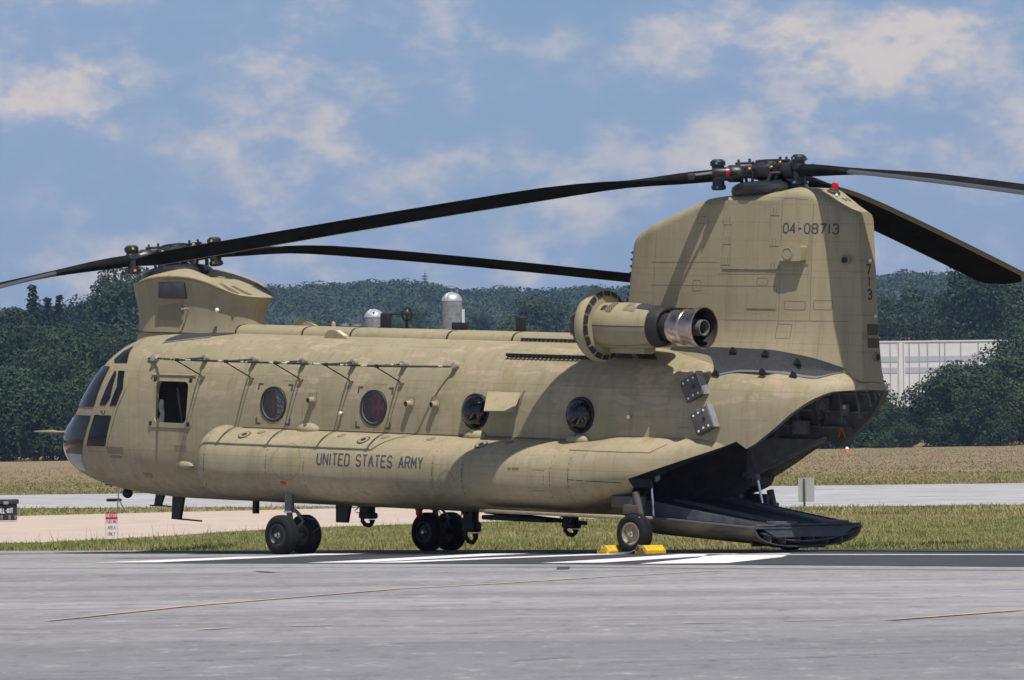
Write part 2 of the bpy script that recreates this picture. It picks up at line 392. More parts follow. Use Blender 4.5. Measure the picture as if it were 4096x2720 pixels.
# aft pylon, as a run of sections from leading to trailing edge
PX = [-9.58, -9.5, -9.1, -8.85, -8.6, -8.3, -7.6, -7.0, -6.4, -5.9, -5.6, -5.42, -5.33, -5.29]
p_zt = pch(PX, [5.22, 5.26, 5.44, 5.535, 5.56, 5.50, 5.45, 5.39, 5.21, 5.05, 4.95, 4.86, 4.76, 4.66])
p_w = pch(PX, [.175, .19, .33, .42, .47, .50, .52, .50, .44, .36, .28, .20, .12, .03])
def pyl_hw(x, z):
    t = max(0., min(1., (z - 3.3) / 2.2)); w = p_w(x) * (1.06 - .10 * t); fl = max(0., 3.75 - z) * (1 - .6 * max(0., min(1., (-8.5 - x) / .8))); return w + .42 * fl * fl
def pyl_shift(x, z):
    u = max(0., min(1., (x + 9.0) / 3.7)); k = .105 * (4.7 - z) * u * u
    b = max(0., min(1., (-8.8 - x) / .75)); return k - .075 * b * (5.2 - z) 
# ---------------------------------------------------------------- the helicopter
HEL = empty('tandem_rotor_helicopter', (0, 0, 0), (0, -0.040594, 0))
tag(HEL, 'khaki tandem-rotor transport helicopter parked on the pad with its ramp lowered', 'helicopter')
def part(mb, name, m, parent=None, ang=35, fix=True): return mb.build(name, m, parent or HEL, ang, fix)

CUT = [(-6.45, -.2), (-6.45, 1.08), (-6.64, 1.22), (-6.62, 1.34), (-8.15, 1.92), (-8.33, 1.82), (-8.49, 1.90), (-8.80, 2.12), (-9.08, 2.35), (-9.22, 2.46), (-9.37, 2.57), (-9.55, 2.665), (-9.80, 2.70), (-10.6, 2.71), (-10.6, -.2)]
def cutter(poly, y0, y1, m=None, name='cutter'):
    mb = MB(); mb.prism([(x, y0, z) for x, z in poly], (0, y1 - y0, 0)); me = mb.mesh(name)
    return link(name, me, m)
def hull_stations(inset=0.):
    xs = sorted(set([round(x, 3) for x in list(np.arange(-9.7, 6.0, .22)) + [-9.75, -9.72, -9.68, -9.62, -9.55, 4.6, 4.75, 5.05, 5.15, 5.35, 5.45, 5.7, 5.8, 5.95, 6.0, 6.05, 6.1, 6.15, 6.18, 6.2]])); return xs
def loft_obj(name, rings, mats):
    v, f = loft(rings); mb = MB(); mb.add(v, f); return link(name, mb.mesh(name), mats)
WINX = [.79, -1.265, -3.305, -5.35]; WINZ = 2.215
def build_fuselage():
    hull = loft_obj('fuselage_shell', [hull_ring(x) for x in hull_stations()], [M_SKIN, M_LINING])
    inner = loft_obj('inner', [hull_ring(x, 48, .07) for x in list(np.arange(-9.6, 4.1, .5)) + [4.1]], [M_LINING])
    cuts = [inner, cutter(CUT, -3, 3, M_LINING)]
    for x in WINX:
        mb = MB(); mb.lathe([(-3, .235), (3, .235)], (x, 0, WINZ), (0, 1, 0), 40); cuts.append(link('cutter', mb.mesh('c'), M_BLACK))
    rr = .09; poly = []
    for (cx, cz, a0) in ((2.6 + rr, 1.87 + rr, 180), (3.30 - rr, 1.87 + rr, 270), (3.30 - rr, 2.51 - rr, 0), (2.6 + rr, 2.51 - rr, 90)):
        for k in range(6): a = math.radians(a0 + 18 * k); poly.append((cx + rr * math.cos(a), cz + rr * math.sin(a)))
    cuts.append(cutter(poly, .8, 2.2, M_TAN)); cuts.append(cutter([(2.5, 1.0), (3.3, 1.0), (3.3, 2.6), (2.5, 2.6)], -2.2, -.8, M_TAN))
    boolean(hull, cuts); smooth(hull.data, 32); hull.parent = HEL; return hull
FUS = build_fuselage()
def build_pod(sgn):
    xs = [x for x in SX if x < -5.2] + [-8.1, -7.65, -7.15, -6.7, -6.3, -5.95] + list(np.arange(-5.0, 1.4, .4)) + [1.45, 1.6, 1.75, 1.84, 1.92, 1.975, 2.02, 2.05, 2.07]
    rings = [[(x, sgn * y, z) for x, y, z in pod_ring(x)] for x in sorted(xs)]
    o = loft_obj('side_pod', rings, [M_SKIN, M_BLACK]); inner = loft_obj('inner', [hull_ring(x, 48, .055) for x in list(np.arange(-9.6, 4.1, .5)) + [4.1]], [M_LINING]); boolean(o, [inner, cutter(CUT, -3, 3, M_BLACK)]); smooth(o.data, 40); o.parent = HEL; return o
POD = build_pod(1); POD2 = build_pod(-1)
def build_aft_pylon():
    xs = sorted(set([round(v, 3) for v in list(np.arange(-9.5, -5.4, .15)) + PX + [-5.5, -5.37]])); rings = []
    zs = list(np.linspace(2.75, 3.75, 9)) + list(np.linspace(3.95, 4.9, 6))
    for x in xs:
        zt = p_zt(x); r = min(.16, .75 * p_w(x)) + .0; side = []; zl = hull_top(x, min(.8, h_w(x) * .8, p_w(x) + .25)) - .03
        for z in zs:
            z = zl + (z - 2.75) * (4.9 - zl) / 2.15
            z2 = min(z, zt - r - .01 * (5 - z)); side.append((pyl_hw(x, z2), z2))
        w = pyl_hw(x, zt - r)
        for k in range(0, 8): a = math.pi / 2 * k / 7; side.append((w - r + r * math.cos(a), zt - r + r * math.sin(a)))
        ring = [(x + pyl_shift(x, z), y, z) for y, z in side] + [(x + pyl_shift(x, z), -y, z) for y, z in reversed(side)]
        rings.append(ring)
    mb = MB(); v, f = loft(rings); mb.add(v, f); return part(mb, 'aft_pylon', M_PYL, ang=40)
APYL = build_aft_pylon()
# forward pylon: body flaring into a brimmed cap
def fp_plan(ang, a_f, a_r, b, n=2.35, xc=3.85):
    c, s = math.cos(ang), math.sin(ang); a = a_f if c >= 0 else a_r
    return xc + a * math.copysign(abs(c) ** (2 / n), c), b * math.copysign(abs(s) ** (2 / n), s)
f_rim = pch([2.18, 2.4, 2.6, 2.85, 3.2, 3.55, 3.85, 4.15, 4.4, 4.8], [3.80, 3.83, 3.90, 4.0, 4.08, 4.10, 4.085, 4.045, 3.985, 3.94])
def build_fwd_pylon():
    n = 64; rings = []
    for q in range(13):
        s = q / 12; b = .52 + .13 * s ** 3 + .10 * (1 - s) ** 4; af = .93 - .10 * math.sin(math.pi * min(1, s * 1.15)) * .7 + .01 * s; ar = 1.50 + .14 * s ** 5 + .35 * (1 - s) ** 4
        ring = []
        for k in range(n):
            x, y = fp_plan(2 * math.pi * k / n, af, ar, b); z0 = 2.95; z = z0 + s * (f_rim(x) - .015 - z0); ring.append((x, y, z))
        rings.append(ring)
    mb = MB(); v, f = loft(rings); mb.add(v, f); body = part(mb, 'forward_pylon', M_TAN, ang=50)
    rings = []
    prof = [(.985, -.02), (1.005, -.012), (1.01, .005), (1.0, .02), (.96, .035), (.88, .055), (.75, .085), (.6, .11), (.45, .125), (.3, .13), (.1, .13)]
    for (k_, dz) in prof:
        ring = []
        for k in range(n):
            x, y = fp_plan(2 * math.pi * k / n, .945, 1.66, .665, 2.35); x2 = 3.85 + (x - 3.85) * k_; rim = f_rim(x); ring.append((x2, y * k_, f_rim(x2) * .55 + rim * .45 + dz * max(0., min(1., (4.5 - x2) / .35)) if k_ < .95 else rim + dz))
        rings.append(ring)
    mb = MB(); v, f = loft(rings); mb.add(v, f); cap = part(mb, 'pylon_cap', M_TAN, ang=50)
    return body, cap
FPYL, FCAP = build_fwd_pylon()
def build_tunnel():
    rings = []; prof = [(.43, 3.10), (.43, 3.24), (.415, 3.30), (.375, 3.345), (.31, 3.375), (.2, 3.388), (0, 3.392)]
    for x in (2.45, 1.0, -1.0, -3.0, -5.6):
        r = [(x, y, z) for y, z in prof] + [(x, -y, z) for y, z in reversed(prof[:-1])]; rings.append(r)
    mb = MB(); v, f = loft(rings); mb.add(v, f); tun = part(mb, 'drive_shaft_tunnel', M_TAN, ang=50)
    for x in (2.42, 1.02, .02, -1.95, -3.25, -4.85):
        mb = MB(); w = .016
        for a, b in ((-w, w),):
            r0 = [(x + a, y * 1.012, z + .005) for y, z in prof] + [(x + a, -y * 1.012, z + .005) for y, z in reversed(prof[:-1])]; r1 = [(x + b, p[1], p[2]) for p in r0]
            v, f = loft([r0, r1], cap=False, closed_ring=False); mb.add(v, f)
        part(mb, 'joint_band', M_BLACK, tun, fix=False)
    return tun
TUN = build_tunnel()

from mathutils.bvhtree import BVHTree
def make_bvh(o):
    me = o.data; return BVHTree.FromPolygons([v.co[:] for v in me.vertices], [p.vertices[:] for p in me.polygons])
BV = {'fus': make_bvh(FUS), 'pod': make_bvh(POD), 'pyl': make_bvh(APYL)}
def on_skin(key, x, z, off=.0018, fb=None):
    h = BV[key].ray_cast(Vector((x, 3.2, z)), Vector((0, -1, 0)))
    if h[0] is None: return Vector((x, fb if fb is not None else 0, z))
    n = h[1] if h[1].y > 0 else -h[1]; return h[0] + n * off
# ---------------------------------------------------------------- rotors
HF = Vector((4.15, 0, 4.43)); HA = Vector((-7.78, 0, 5.79))
def blade_mesh(le, kd, pt=-10.5):
    """9.14 m blade along +x, drooping under its own weight; le = +1 / -1 side of the leading edge"""
    slope = pch([0, .9, 1.8, 3.0, 5.0, 9.2], [.05, .075, .115, .15, .168, .182]); zs = [0.]; rs = list(np.linspace(0, 9.14, 93))
    for a, b in zip(rs, rs[1:]): zs.append(zs[-1] - kd * slope((a + b) / 2) * (b - a))
    zf = lambda r: float(np.interp(r, rs, zs))
    foil = [(1, .002), (.95, .012), (.8, .03), (.6, .048), (.4, .06), (.25, .06), (.12, .048), (.04, .03), (0, 0), (.04, -.022), (.12, -.034), (.25, -.042), (.4, -.043), (.6, -.034), (.8, -.02), (.95, -.006)]
    n = len(foil); rings = []
    for r in [.62, .75, .9, 1.1, 1.35, 1.6, 1.85, 2.1, 2.4, 2.8, 3.3, 3.9, 4.6, 5.4, 6.2, 7.0, 7.8, 8.4, 8.75, 8.92, 9.03, 9.1, 9.14]:
        t = max(0., min(1., (r - 1.0) / 1.7)); t = t * t * (3 - 2 * t); ch = .21 + (.81 - .21) * t
        if r > 8.75: ch *= 1 - .55 * ((r - 8.75) / .39) ** 1.5
        pit = math.radians(pt * (.2 + .8 * min(1, max(0, (r - 1.2) / 2.2)))); ring = []
        for k, (c, y) in enumerate(foil):
            a = 2 * math.pi * k / n; cy, cz = (.25 - c) * ch, y * ch * (1 - .1 * t)
            ty, tz = -.088 * math.cos(a), .088 * math.sin(a)
            y_ = ty * (1 - t) + cy * t; z_ = tz * (1 - t) + cz * t
            if r > 8.75: y_ -= .10 * ((r - 8.75) / .39)
            yy = y_ * math.cos(pit) - z_ * math.sin(pit); zz = y_ * math.sin(pit) + z_ * math.cos(pit)
            ring.append((r, yy * le, zz + zf(r)))
        rings.append(ring)
    mb = MB(); v, f = loft(rings); mb.add(v, f)
    for i in range(7, len(rings) - 1):
        for k in (6, 7, 8, 9): mb.m[i * n + k] = 1
    me = mb.mesh('rotor_blade'); smooth(me, 50); me.materials.append(M_BLADE); me.materials.append(M_EROSION); return me, zf
def rot_about(c, tilt, az): return Matrix.Translation(c) @ Matrix.Rotation(tilt, 4, 'Y') @ Matrix.Rotation(az, 4, 'Z')
def screen_az(deg):
    """plan bearing given against the level line of sight (0 = right of it, 90 = straight away)"""
    a = math.radians(deg); d = RH * math.cos(a) + VH * math.sin(a); return math.atan2(d.y, d.x)
def make_rotor(c, tilt_deg, degs, le, nutcol, pad_drop, kd, pts):
    tilt = math.radians(tilt_deg)
    head = MB()
    head.lathe([(-.30, .16), (-.12, .17), (-.10, .27), (-.02, .30), (.05, .30), (.10, .24), (.13, .20), (.16, .20), (.17, .10), (.17, 0)], (0, 0, 0), (0, 0, 1), 30)
    for k in range(9):
        a = 2 * math.pi * k / 9; head.lathe([(0, .022), (.05, .022), (.06, .012)], (.23 * math.cos(a), .23 * math.sin(a), .09), (0, 0, 1), 8)
    h = part(head, 'rotor_head', M_HUB); h.matrix_basis = rot_about(c, tilt, 0)
    swash = MB(); swash.lathe([(0, .34), (.04, .36), (.08, .34), (.10, .22), (.2, .2)], (0, 0, -.34), (0, 0, 1), 30)
    for k in range(6):
        a = 2 * math.pi * k / 6 + .3; swash.tube([(.33 * math.cos(a), .33 * math.sin(a), -.32), (.36 * math.cos(a + .2), .36 * math.sin(a + .2), -.02)], [.022, .022], 8)
        swash.ball((.33 * math.cos(a), .33 * math.sin(a), -.28), .04, 8)
    o = part(swash, 'swashplate', M_HUB, h)
    pad = MB(); pad.lathe([(-.10, .50), (-.08, .545), (-.03, .565), (.03, .55), (.07, .50), (.095, .42), (.10, .30), (.10, 0)], (0, 0, -pad_drop), (0, 0, 1), 44)
    part(pad, 'rotor_shroud', M_PAD, h)
    for i, dg in enumerate(degs):
        bm_, zf = blade_mesh(le, kd[i], pts[i])
        az = screen_az(dg); M = Matrix.Rotation(az, 4, 'Z')
        b = link('rotor_blade', bm_, None, HEL); b.matrix_basis = rot_about(c, tilt, az)
        def put(mb, nm, mm, par=b): return part(mb, nm, mm, par)
        arm = MB(); arm.box((.30, 0, .0), (.30, .20, .18), bev=.03); arm.lathe([(0, .105), (.05, .125), (.20, .125), (.24, .10), (.30, .10)], (.38, 0, -.02), (1, 0, 0), 22)
        arm.box((.30, .13, .03), (.12, .06, .12), bev=.015); arm.box((.30, -.13, .03), (.12, .06, .12), bev=.015)
        arm.box((.36, 0, .125), (.26, .07, .035), bev=.01); arm.tube([(.28, 0, .14), (.28, 0, .19)], .02, 8); arm.tube([(.44, 0, .14), (.44, 0, .18)], .018, 8)
        arm.tube([(.42, .10 * le, -.05), (.40, .26 * le, -.06), (.36, .30 * le, -.22)], .03, 8)
        put(arm, 'pitch_arm', M_HUB)
        drum = MB(); zc = zf(.74)
        drum.lathe([(-.215, .03), (-.215, .075), (-.20, .105), (-.15, .108), (-.145, .088), (.13, .088), (.135, .108), (.19, .112), (.205, .10), (.215, .06), (.215, 0)], (.74, 0, zc), (0, 0, 1), 24)
        drum.box((.74, 0, zc), (.18, .17, .2), bev=.03); put(drum, 'hinge_drum', M_HUB)
        cap = MB(); cap.lathe([(0, .085), (.012, .085), (.014, .06), (.02, .058), (.02, 0)], (.74, 0, zc + .212), (0, 0, 1), 16); put(cap, 'drum_cap', M_STRUT)
        for (y, z) in ((-.105, .165), (-.105, -.175), (.105, .165), (.105, -.175)):
            nut = MB(); nut.lathe([(0, .019), (.025, .019), (.025, .010), (.018, .010), (.018, 0)], (.74 + .03, y, zc + z), (0, math.copysign(1, y), 0), 6); put(nut, 'nut', nutcol)
        for (x, y, z) in ((.30, -.165, .04), (.30, .165, .04), (.43, -.10, .10)):
            nut = MB(); nut.lathe([(0, .02), (.025, .02), (.025, 0)], (x, y, z), (0, math.copysign(1, y), 0), 6); put(nut, 'nut', M_YEL)
        y0 = -.20 * le; dmp = MB(); dmp.lathe([(0, .05), (.02, .062), (.26, .062), (.28, .05)], (.56, y0, zc + .03), (1, 0, 0), 18); dmp.box((.52, y0 * .6, zc + .03), (.08, .12, .05), bev=.01); put(dmp, 'lag_damper', M_HUB)
        rod = MB(); rod.tube([(.84, y0, zc + .03), (1.12, y0 * .62, zf(1.12) + .03)], .019, 10); put(rod, 'damper_rod', M_STEEL)
        lug = MB(); lug.box((1.14, y0 * .5, zf(1.14) + .01), (.12, .16, .09), bev=.025); put(lug, 'damper_lug', M_HUB)
        band = MB(); band.lathe([(0, .0645), (.045, .0645)], (.60, y0, zc + .03), (1, 0, 0), 18); put(band, 'damper_band', M_RED if nutcol is not M_YEL else M_YEL)
    return h
RF = make_rotor(HF, 9.0, (208, -32, 88), 1, M_YEL, .29, (1.22, 1.30, 1.2), (-9, -10.5, -10.5))
RA = make_rotor(HA, 4.0, (183, -57, 63), -1, M_BLUE, .25, (.80, .86, 1.0), (-10.5, -4, 6.5))
# ---------------------------------------------------------------- surface helpers
def side_patch(poly_lo_hi, fy, name, m, parent, off=.006, nx=40, nz=10, sgn=1):
    """skin panel between two height curves z_lo(x) < z_hi(x), laid on the surface y = fy(x, z)"""
    x0, x1, lo, hi = poly_lo_hi; v = []; f = []
    for i in range(nx + 1):
        x = x0 + (x1 - x0) * i / nx
        for j in range(nz + 1):
            z = lo(x) + (hi(x) - lo(x)) * j / nz; y = fy(x, z); e = .01
            ny = Vector((-(fy(x + e, z) - fy(x - e, z)) / (2 * e), 1, -(fy(x, z + e) - fy(x, z - e)) / (2 * e)))
            ny = ny.normalized() if ny.length < 60 else Vector((0, .2, 1)).normalized()
            p = Vector((x, y, z)) + ny * off; v.append((p.x, p.y * sgn, p.z))
    for i in range(nx):
        for j in range(nz): f.append((i * (nz + 1) + j, (i + 1) * (nz + 1) + j, (i + 1) * (nz + 1) + j + 1, i * (nz + 1) + j + 1))
    mb = MB(); mb.add(v, f); o = mb.build(name, m, parent, 60); me = o.data
    if sum(p.normal.y * sgn for p in me.polygons) < 0: me.flip_normals()
    return o
def poly_patch(poly, fy, name, m, parent, off=.006, cell=.06, sgn=1, thick=0.):
    """outline given in side view (x, z), cut into cells and laid on the surface"""
    bm = bmesh.new(); vs = [bm.verts.new((x, 0, z)) for x, z in poly]; fc = bm.faces.new(vs)
    xs = [p[0] for p in poly]; zs = [p[1] for p in poly]
    for a in np.arange(min(xs) + cell, max(xs), cell): bmesh.ops.bisect_plane(bm, geom=bm.verts[:] + bm.edges[:] + bm.faces[:], plane_co=(a, 0, 0), plane_no=(1, 0, 0))
    for a in np.arange(min(zs) + cell, max(zs), cell): bmesh.ops.bisect_plane(bm, geom=bm.verts[:] + bm.edges[:] + bm.faces[:], plane_co=(0, 0, a), plane_no=(0, 0, 1))
    e = .012
    for v in bm.verts:
        x, z = v.co.x, v.co.z; y = fy(x, z)
        n = Vector((-(fy(x + e, z) - fy(x - e, z)) / (2 * e), 1, -(fy(x, z + e) - fy(x, z - e)) / (2 * e)))
        n = n.normalized() if n.length < 40 else Vector((0, 0, 1)); p = Vector((x, y, z)) + n * off; v.co = (p.x, p.y * sgn, p.z)
    bmesh.ops.recalc_face_normals(bm, faces=bm.faces)
    if sum(f.normal.y for f in bm.faces) * sgn < 0: bmesh.ops.reverse_faces(bm, faces=bm.faces)
    if thick > 0:
        r = bmesh.ops.extrude_face_region(bm, geom=bm.faces[:]); nv = [g for g in r['geom'] if isinstance(g, bmesh.types.BMVert)]
        for v in nv: v.co.y += -thick * sgn
        bmesh.ops.recalc_face_normals(bm, faces=bm.faces)
    me = bpy.data.meshes.new(name); bm.to_mesh(me); bm.free(); smooth(me, 50); return link(name, me, m, parent)
def rect(x0, x1, z0, z1, r=.0, n=4):
    if r <= 0: return [(x0, z0), (x1, z0), (x1, z1), (x0, z1)]
    out = []
    for cx, cz, a0 in ((x0 + r, z0 + r, 180), (x1 - r, z0 + r, 270), (x1 - r, z1 - r, 0), (x0 + r, z1 - r, 90)):
        for k in range(n + 1): a = math.radians(a0 + 90 * k / n); out.append((cx + r * math.cos(a), cz + r * math.sin(a)))
    return out
def seam_line(pts, fy, name='panel_seam', m=None, parent=None, w=.009, off=.003, sgn=1):
    """a thin recessed-looking joint strip following the skin along a side-view polyline"""
    mb = MB(); P = []
    for (a, b) in zip(pts, pts[1:]):
        n = max(2, int(math.hypot(b[0] - a[0], b[1] - a[1]) / .08))
        for k in range(n): P.append((a[0] + (b[0] - a[0]) * k / n, a[1] + (b[1] - a[1]) * k / n))
    P.append(pts[-1]); v = []
    for i, (x, z) in enumerate(P):
        q0 = P[max(0, i - 1)]; q1 = P[min(len(P) - 1, i + 1)]; t = Vector((q1[0] - q0[0], q1[1] - q0[1])).normalized(); nx, nz = -t.y, t.x
        for s in (-.5, .5):
            xx, zz = x + nx * w * s, z + nz * w * s; key = 'pod' if fy is pod_y else 'fus' if fy is hull_y else 'pyl'
            p = on_skin(key, xx, zz, .0015, fy(xx, zz) + .002); v.append((p.x, p.y * sgn, p.z))
    f = [(2 * i, 2 * i + 1, 2 * i + 3, 2 * i + 2) for i in range(len(P) - 1)]; mb.add(v, f)
    return mb.build(name, m or M_SEAM, parent or FUS, 60, False)
FONT = {'A': [[(0, 0), (.5, 1), (1, 0)], [(.2, .36), (.8, .36)]], 'D': [[(0, 0), (0, 1), (.65, 1), (1, .8), (1, .2), (.65, 0), (0, 0)]], 'E': [[(1, 0), (0, 0), (0, 1), (1, 1)], [(0, .52), (.8, .52)]],
 'F': [[(0, 0), (0, 1), (1, 1)], [(0, .52), (.8, .52)]], 'G': [[(1, .78), (.75, 1), (.25, 1), (0, .78), (0, .22), (.25, 0), (.75, 0), (1, .22), (1, .45), (.6, .45)]], 'I': [[(.5, 0), (.5, 1)]], 'K': [[(0, 0), (0, 1)], [(1, 1), (0, .42)], [(.3, .62), (1, 0)]],
 'L': [[(0, 1), (0, 0), (1, 0)]], 'M': [[(0, 0), (0, 1), (.5, .35), (1, 1), (1, 0)]], 'N': [[(0, 0), (0, 1), (1, 0), (1, 1)]], 'O': [[(.3, 0), (0, .2), (0, .8), (.3, 1), (.7, 1), (1, .8), (1, .2), (.7, 0), (.3, 0)]],
 'P': [[(0, 0), (0, 1), (.7, 1), (1, .85), (1, .6), (.7, .45), (0, .45)]], 'R': [[(0, 0), (0, 1), (.7, 1), (1, .85), (1, .62), (.7, .48), (0, .48)], [(.55, .48), (1, 0)]], 'S': [[(1, .8), (.72, 1), (.28, 1), (0, .8), (0, .64), (.25, .52), (.75, .48), (1, .34), (1, .2), (.72, 0), (.28, 0), (0, .2)]],
 'T': [[(.5, 0), (.5, 1)], [(0, 1), (1, 1)]], 'U': [[(0, 1), (0, .2), (.3, 0), (.7, 0), (1, .2), (1, 1)]], 'X': [[(0, 0), (1, 1)], [(0, 1), (1, 0)]], 'Y': [[(0, 1), (.5, .5), (1, 1)], [(.5, .5), (.5, 0)]], 'W': [[(0, 1), (.25, 0), (.5, .7), (.75, 0), (1, 1)]],
 '0': [[(.3, 0), (0, .2), (0, .8), (.3, 1), (.7, 1), (1, .8), (1, .2), (.7, 0), (.3, 0)]], '1': [[(.5, 0), (.5, 1)]], '3': [[(0, .82), (.28, 1), (.72, 1), (1, .82), (1, .62), (.74, .52), (.4, .52)], [(.74, .52), (1, .4), (1, .18), (.72, 0), (.28, 0), (0, .18)]],
 '4': [[(.75, 0), (.75, 1), (0, .3), (1, .3)]], '7': [[(0, 1), (1, 1), (.3, 0)]], '8': [[(.28, .52), (0, .66), (0, .84), (.28, 1), (.72, 1), (1, .84), (1, .66), (.72, .52), (.28, .52), (0, .38), (0, .16), (.28, 0), (.72, 0), (1, .16), (1, .38), (.72, .52)]], '-': [[(.1, .48), (.9, .48)]]}
def lettering(text, place, w, h, gap, sw, name, m, parent, iw=None, step=.012):
    """painted block letters; place(u, v) gives the point on the surface, u along the line, v up"""
    mb = MB(); u0 = 0.
    for ch in text:
        if ch == ' ': u0 += w * .75 + gap; continue
        cw = (iw if ch in 'I1' and iw else w)
        for li, st in enumerate(FONT[ch]):
            pts = [(u0 + (p[0] * cw if not (ch in 'I1' and iw) else cw / 2), p[1] * h) for p in st]; segs = []
            clos = pts[0] == pts[-1]; n = len(pts); L = []
            for i, p in enumerate(pts):
                a = pts[i - 1] if i > 0 else (pts[-2] if clos else None); b = pts[i + 1] if i < n - 1 else (pts[1] if clos else None)
                d1 = Vector((p[0] - a[0], p[1] - a[1])).normalized() if a else None; d2 = Vector((b[0] - p[0], b[1] - p[1])).normalized() if b else None
                if d1 is None: d1 = d2
                if d2 is None: d2 = d1
                n1 = Vector((-d1.y, d1.x)); n2 = Vector((-d2.y, d2.x)); mt = n1 + n2
                mt = mt / max(.45, mt.dot(n1)) if mt.length > .2 else n1
                if d1.dot(d2) < .35 and 0 < i < n - 1:      # sharp corner: hold the full stroke width close up to it
                    L.append(((p[0] - d1.x * sw * .8, p[1] - d1.y * sw * .8), n1 * sw / 2)); L.append((p, mt * sw / 2)); L.append(((p[0] + d2.x * sw * .8, p[1] + d2.y * sw * .8), n2 * sw / 2))
                else: L.append((p, mt * sw / 2))
            n = len(L)
            v = []; rows = 0
            for i in range(n - 1):
                (p, mp_), (q, mq) = L[i], L[i + 1]; k = max(1, int(math.hypot(q[0] - p[0], q[1] - p[1]) / step))
                for j in range(k + (1 if i == n - 2 else 0)):
                    t = j / k; c = (p[0] + (q[0] - p[0]) * t, p[1] + (q[1] - p[1]) * t); o = mp_.lerp(mq, t)
                    for s in (-1, 1): v.append(place(c[0] + s * o.x, c[1] + s * o.y))
                    rows += 1
            mb.add(v, [(2 * i, 2 * i + 1, 2 * i + 3, 2 * i + 2) for i in range(rows - 1)])
        u0 += cw + gap
    return mb.build(name, m, parent, 60, False)

# ---------------------------------------------------------------- windows and doors
M_GBUB = glass('bubble_glass', (.16, .16, .17), False)
def round_window(x, sgn, bubble):
    y = hull_y(x, WINZ) * sgn; s = Vector((0, sgn, 0))
    fr = MB(); fr.lathe([(-.03, .228), (.012, .228), (.022, .236), (.022, .262), (.012, .268), (-.03, .268)], (x, y, WINZ), s, 44, closed=True); w = part(fr, 'round_window', M_BLACK)
    g = MB()
    if bubble: g.lathe([(.0, .232)] + [(.19 * math.sin(a), .232 * math.cos(a)) for a in np.linspace(.08, math.pi / 2 - .02, 12)] + [(.19, 0)], (x, y, WINZ), s, 40)
    else: g.lathe([(0, .23), (0, .15), (0, .001)], (x, y, WINZ), s, 40); g.f = [q for q in g.f if len(q) <= 4]; g.m = g.m[:len(g.f)]
    if bubble: g.f = [q for q in g.f if len(q) <= 4]; g.m = g.m[:len(g.f)]
    part(g, 'bubble_pane' if bubble else 'pane', M_GBUB if bubble else M_GCLEAR, w)
    if not bubble:
        rm = MB(); rm.lathe([(.006, .222), (.012, .226), (.012, .236), (.006, .236)], (x, y, WINZ), s, 40, closed=True); part(rm, 'glazing_bead', M_WALKEDGE, w)
    return w
for i, x in enumerate(WINX):
    for sgn in (1, -1): round_window(x, sgn, i >= 2)
# forward port opening: raised frame, corner blocks, rolled sill
def ring_patch(outer, inner, name, m, off):
    fy = hull_y; mb = MB(); v = [(x, fy(x, z) + off, z) for x, z in outer] + [(x, fy(x, z) + off, z) for x, z in inner] + [(x, fy(x, z) - .02, z) for x, z in outer] + [(x, fy(x, z) - .02, z) for x, z in inner]
    n = len(outer); f = []
    for i in range(n): j = (i + 1) % n; f += [(i, j, n + j, n + i), (i, 2 * n + i, 2 * n + j, j), (n + i, n + j, 3 * n + j, 3 * n + i)]
    mb.add(v, f); return part(mb, name, m, FUS)
ring_patch(rect(2.50, 3.40, 1.80, 2.585, .05, 5), rect(2.605, 3.295, 1.875, 2.505, .085, 5), 'door_frame', M_TAN, .014)
for x, z in ((2.57, 2.53), (3.33, 2.53), (2.555, 1.86), (3.36, 1.86)):
    mb = MB(); mb.box((x, hull_y(x, z) + .012, z), (.055, .03, .06), bev=.006); part(mb, 'corner_block', M_BLACK, FUS)
mb = MB(); mb.tube([(2.49, hull_y(2.5, 2.6) + .02, 2.605), (3.42, hull_y(3.4, 2.6) + .02, 2.60)], .018, 8); part(mb, 'drip_rail', M_TAN, FUS)
# cabin furniture seen through the openings
def seat_row(x0, x1, y):
    mb = MB()
    for x in np.arange(x0, x1, .115): mb.box((x, y, 2.1), (.05, .012, .95))
    for z in np.arange(1.7, 2.55, .17): mb.box(((x0 + x1) / 2, y - .012 * math.copysign(1, y), z), (x1 - x0, .012, .06))
    mb.box(((x0 + x1) / 2, y - .25 * math.copysign(1, y), 1.45), (x1 - x0, .45, .03)); return part(mb, 'troop_seat', M_REDWEB)
seat_row(-1.95, -.75, 1.02); seat_row(-3.9, -2.6, .95); seat_row(-5.9, -4.7, .95); seat_row(.35, 1.45, -.98)
mb = MB(); mb.tube([(1.0, 1.0, 2.6), (1.02, 1.02, 2.36), (1.04, 1.0, 2.24), (1.02, 1.0, 2.12), (1.03, 1.0, 1.85)], [.02, .03, .055, .045, .02], 10); part(mb, 'seat_strap', M_REDWEB)
mb = MB(); mb.box((1.25, .96, 2.2), (.26, .02, .9)); part(mb, 'lining_panel', M_LINING)
mb = MB(); mb.box((2.75, .95, 2.05), (.16, .10, .16), bev=.01); mb.tube([(2.75, .95, 1.2), (2.75, .95, 2.0)], .03, 8); mb.tube([(3.0, .9, 1.6), (3.12, .95, 2.4)], .02, 8); mb.tube([(2.95, .8, 1.2), (2.95, .8, 2.45)], .03, 8); part(mb, 'gun_mount', M_RAMPG)
mb = MB(); mb.tube([(3.24, 1.18, 1.88), (3.22, 1.17, 2.0), (3.25, 1.18, 2.1), (3.23, 1.17, 2.22)], [.05, .035, .05, .03], 8); part(mb, 'rolled_cover', M_RAMPG)
mb = MB(); mb.box((-1.2, 0, .86), (10.4, 1.4, .03)); part(mb, 'cabin_floor', M_LINING)

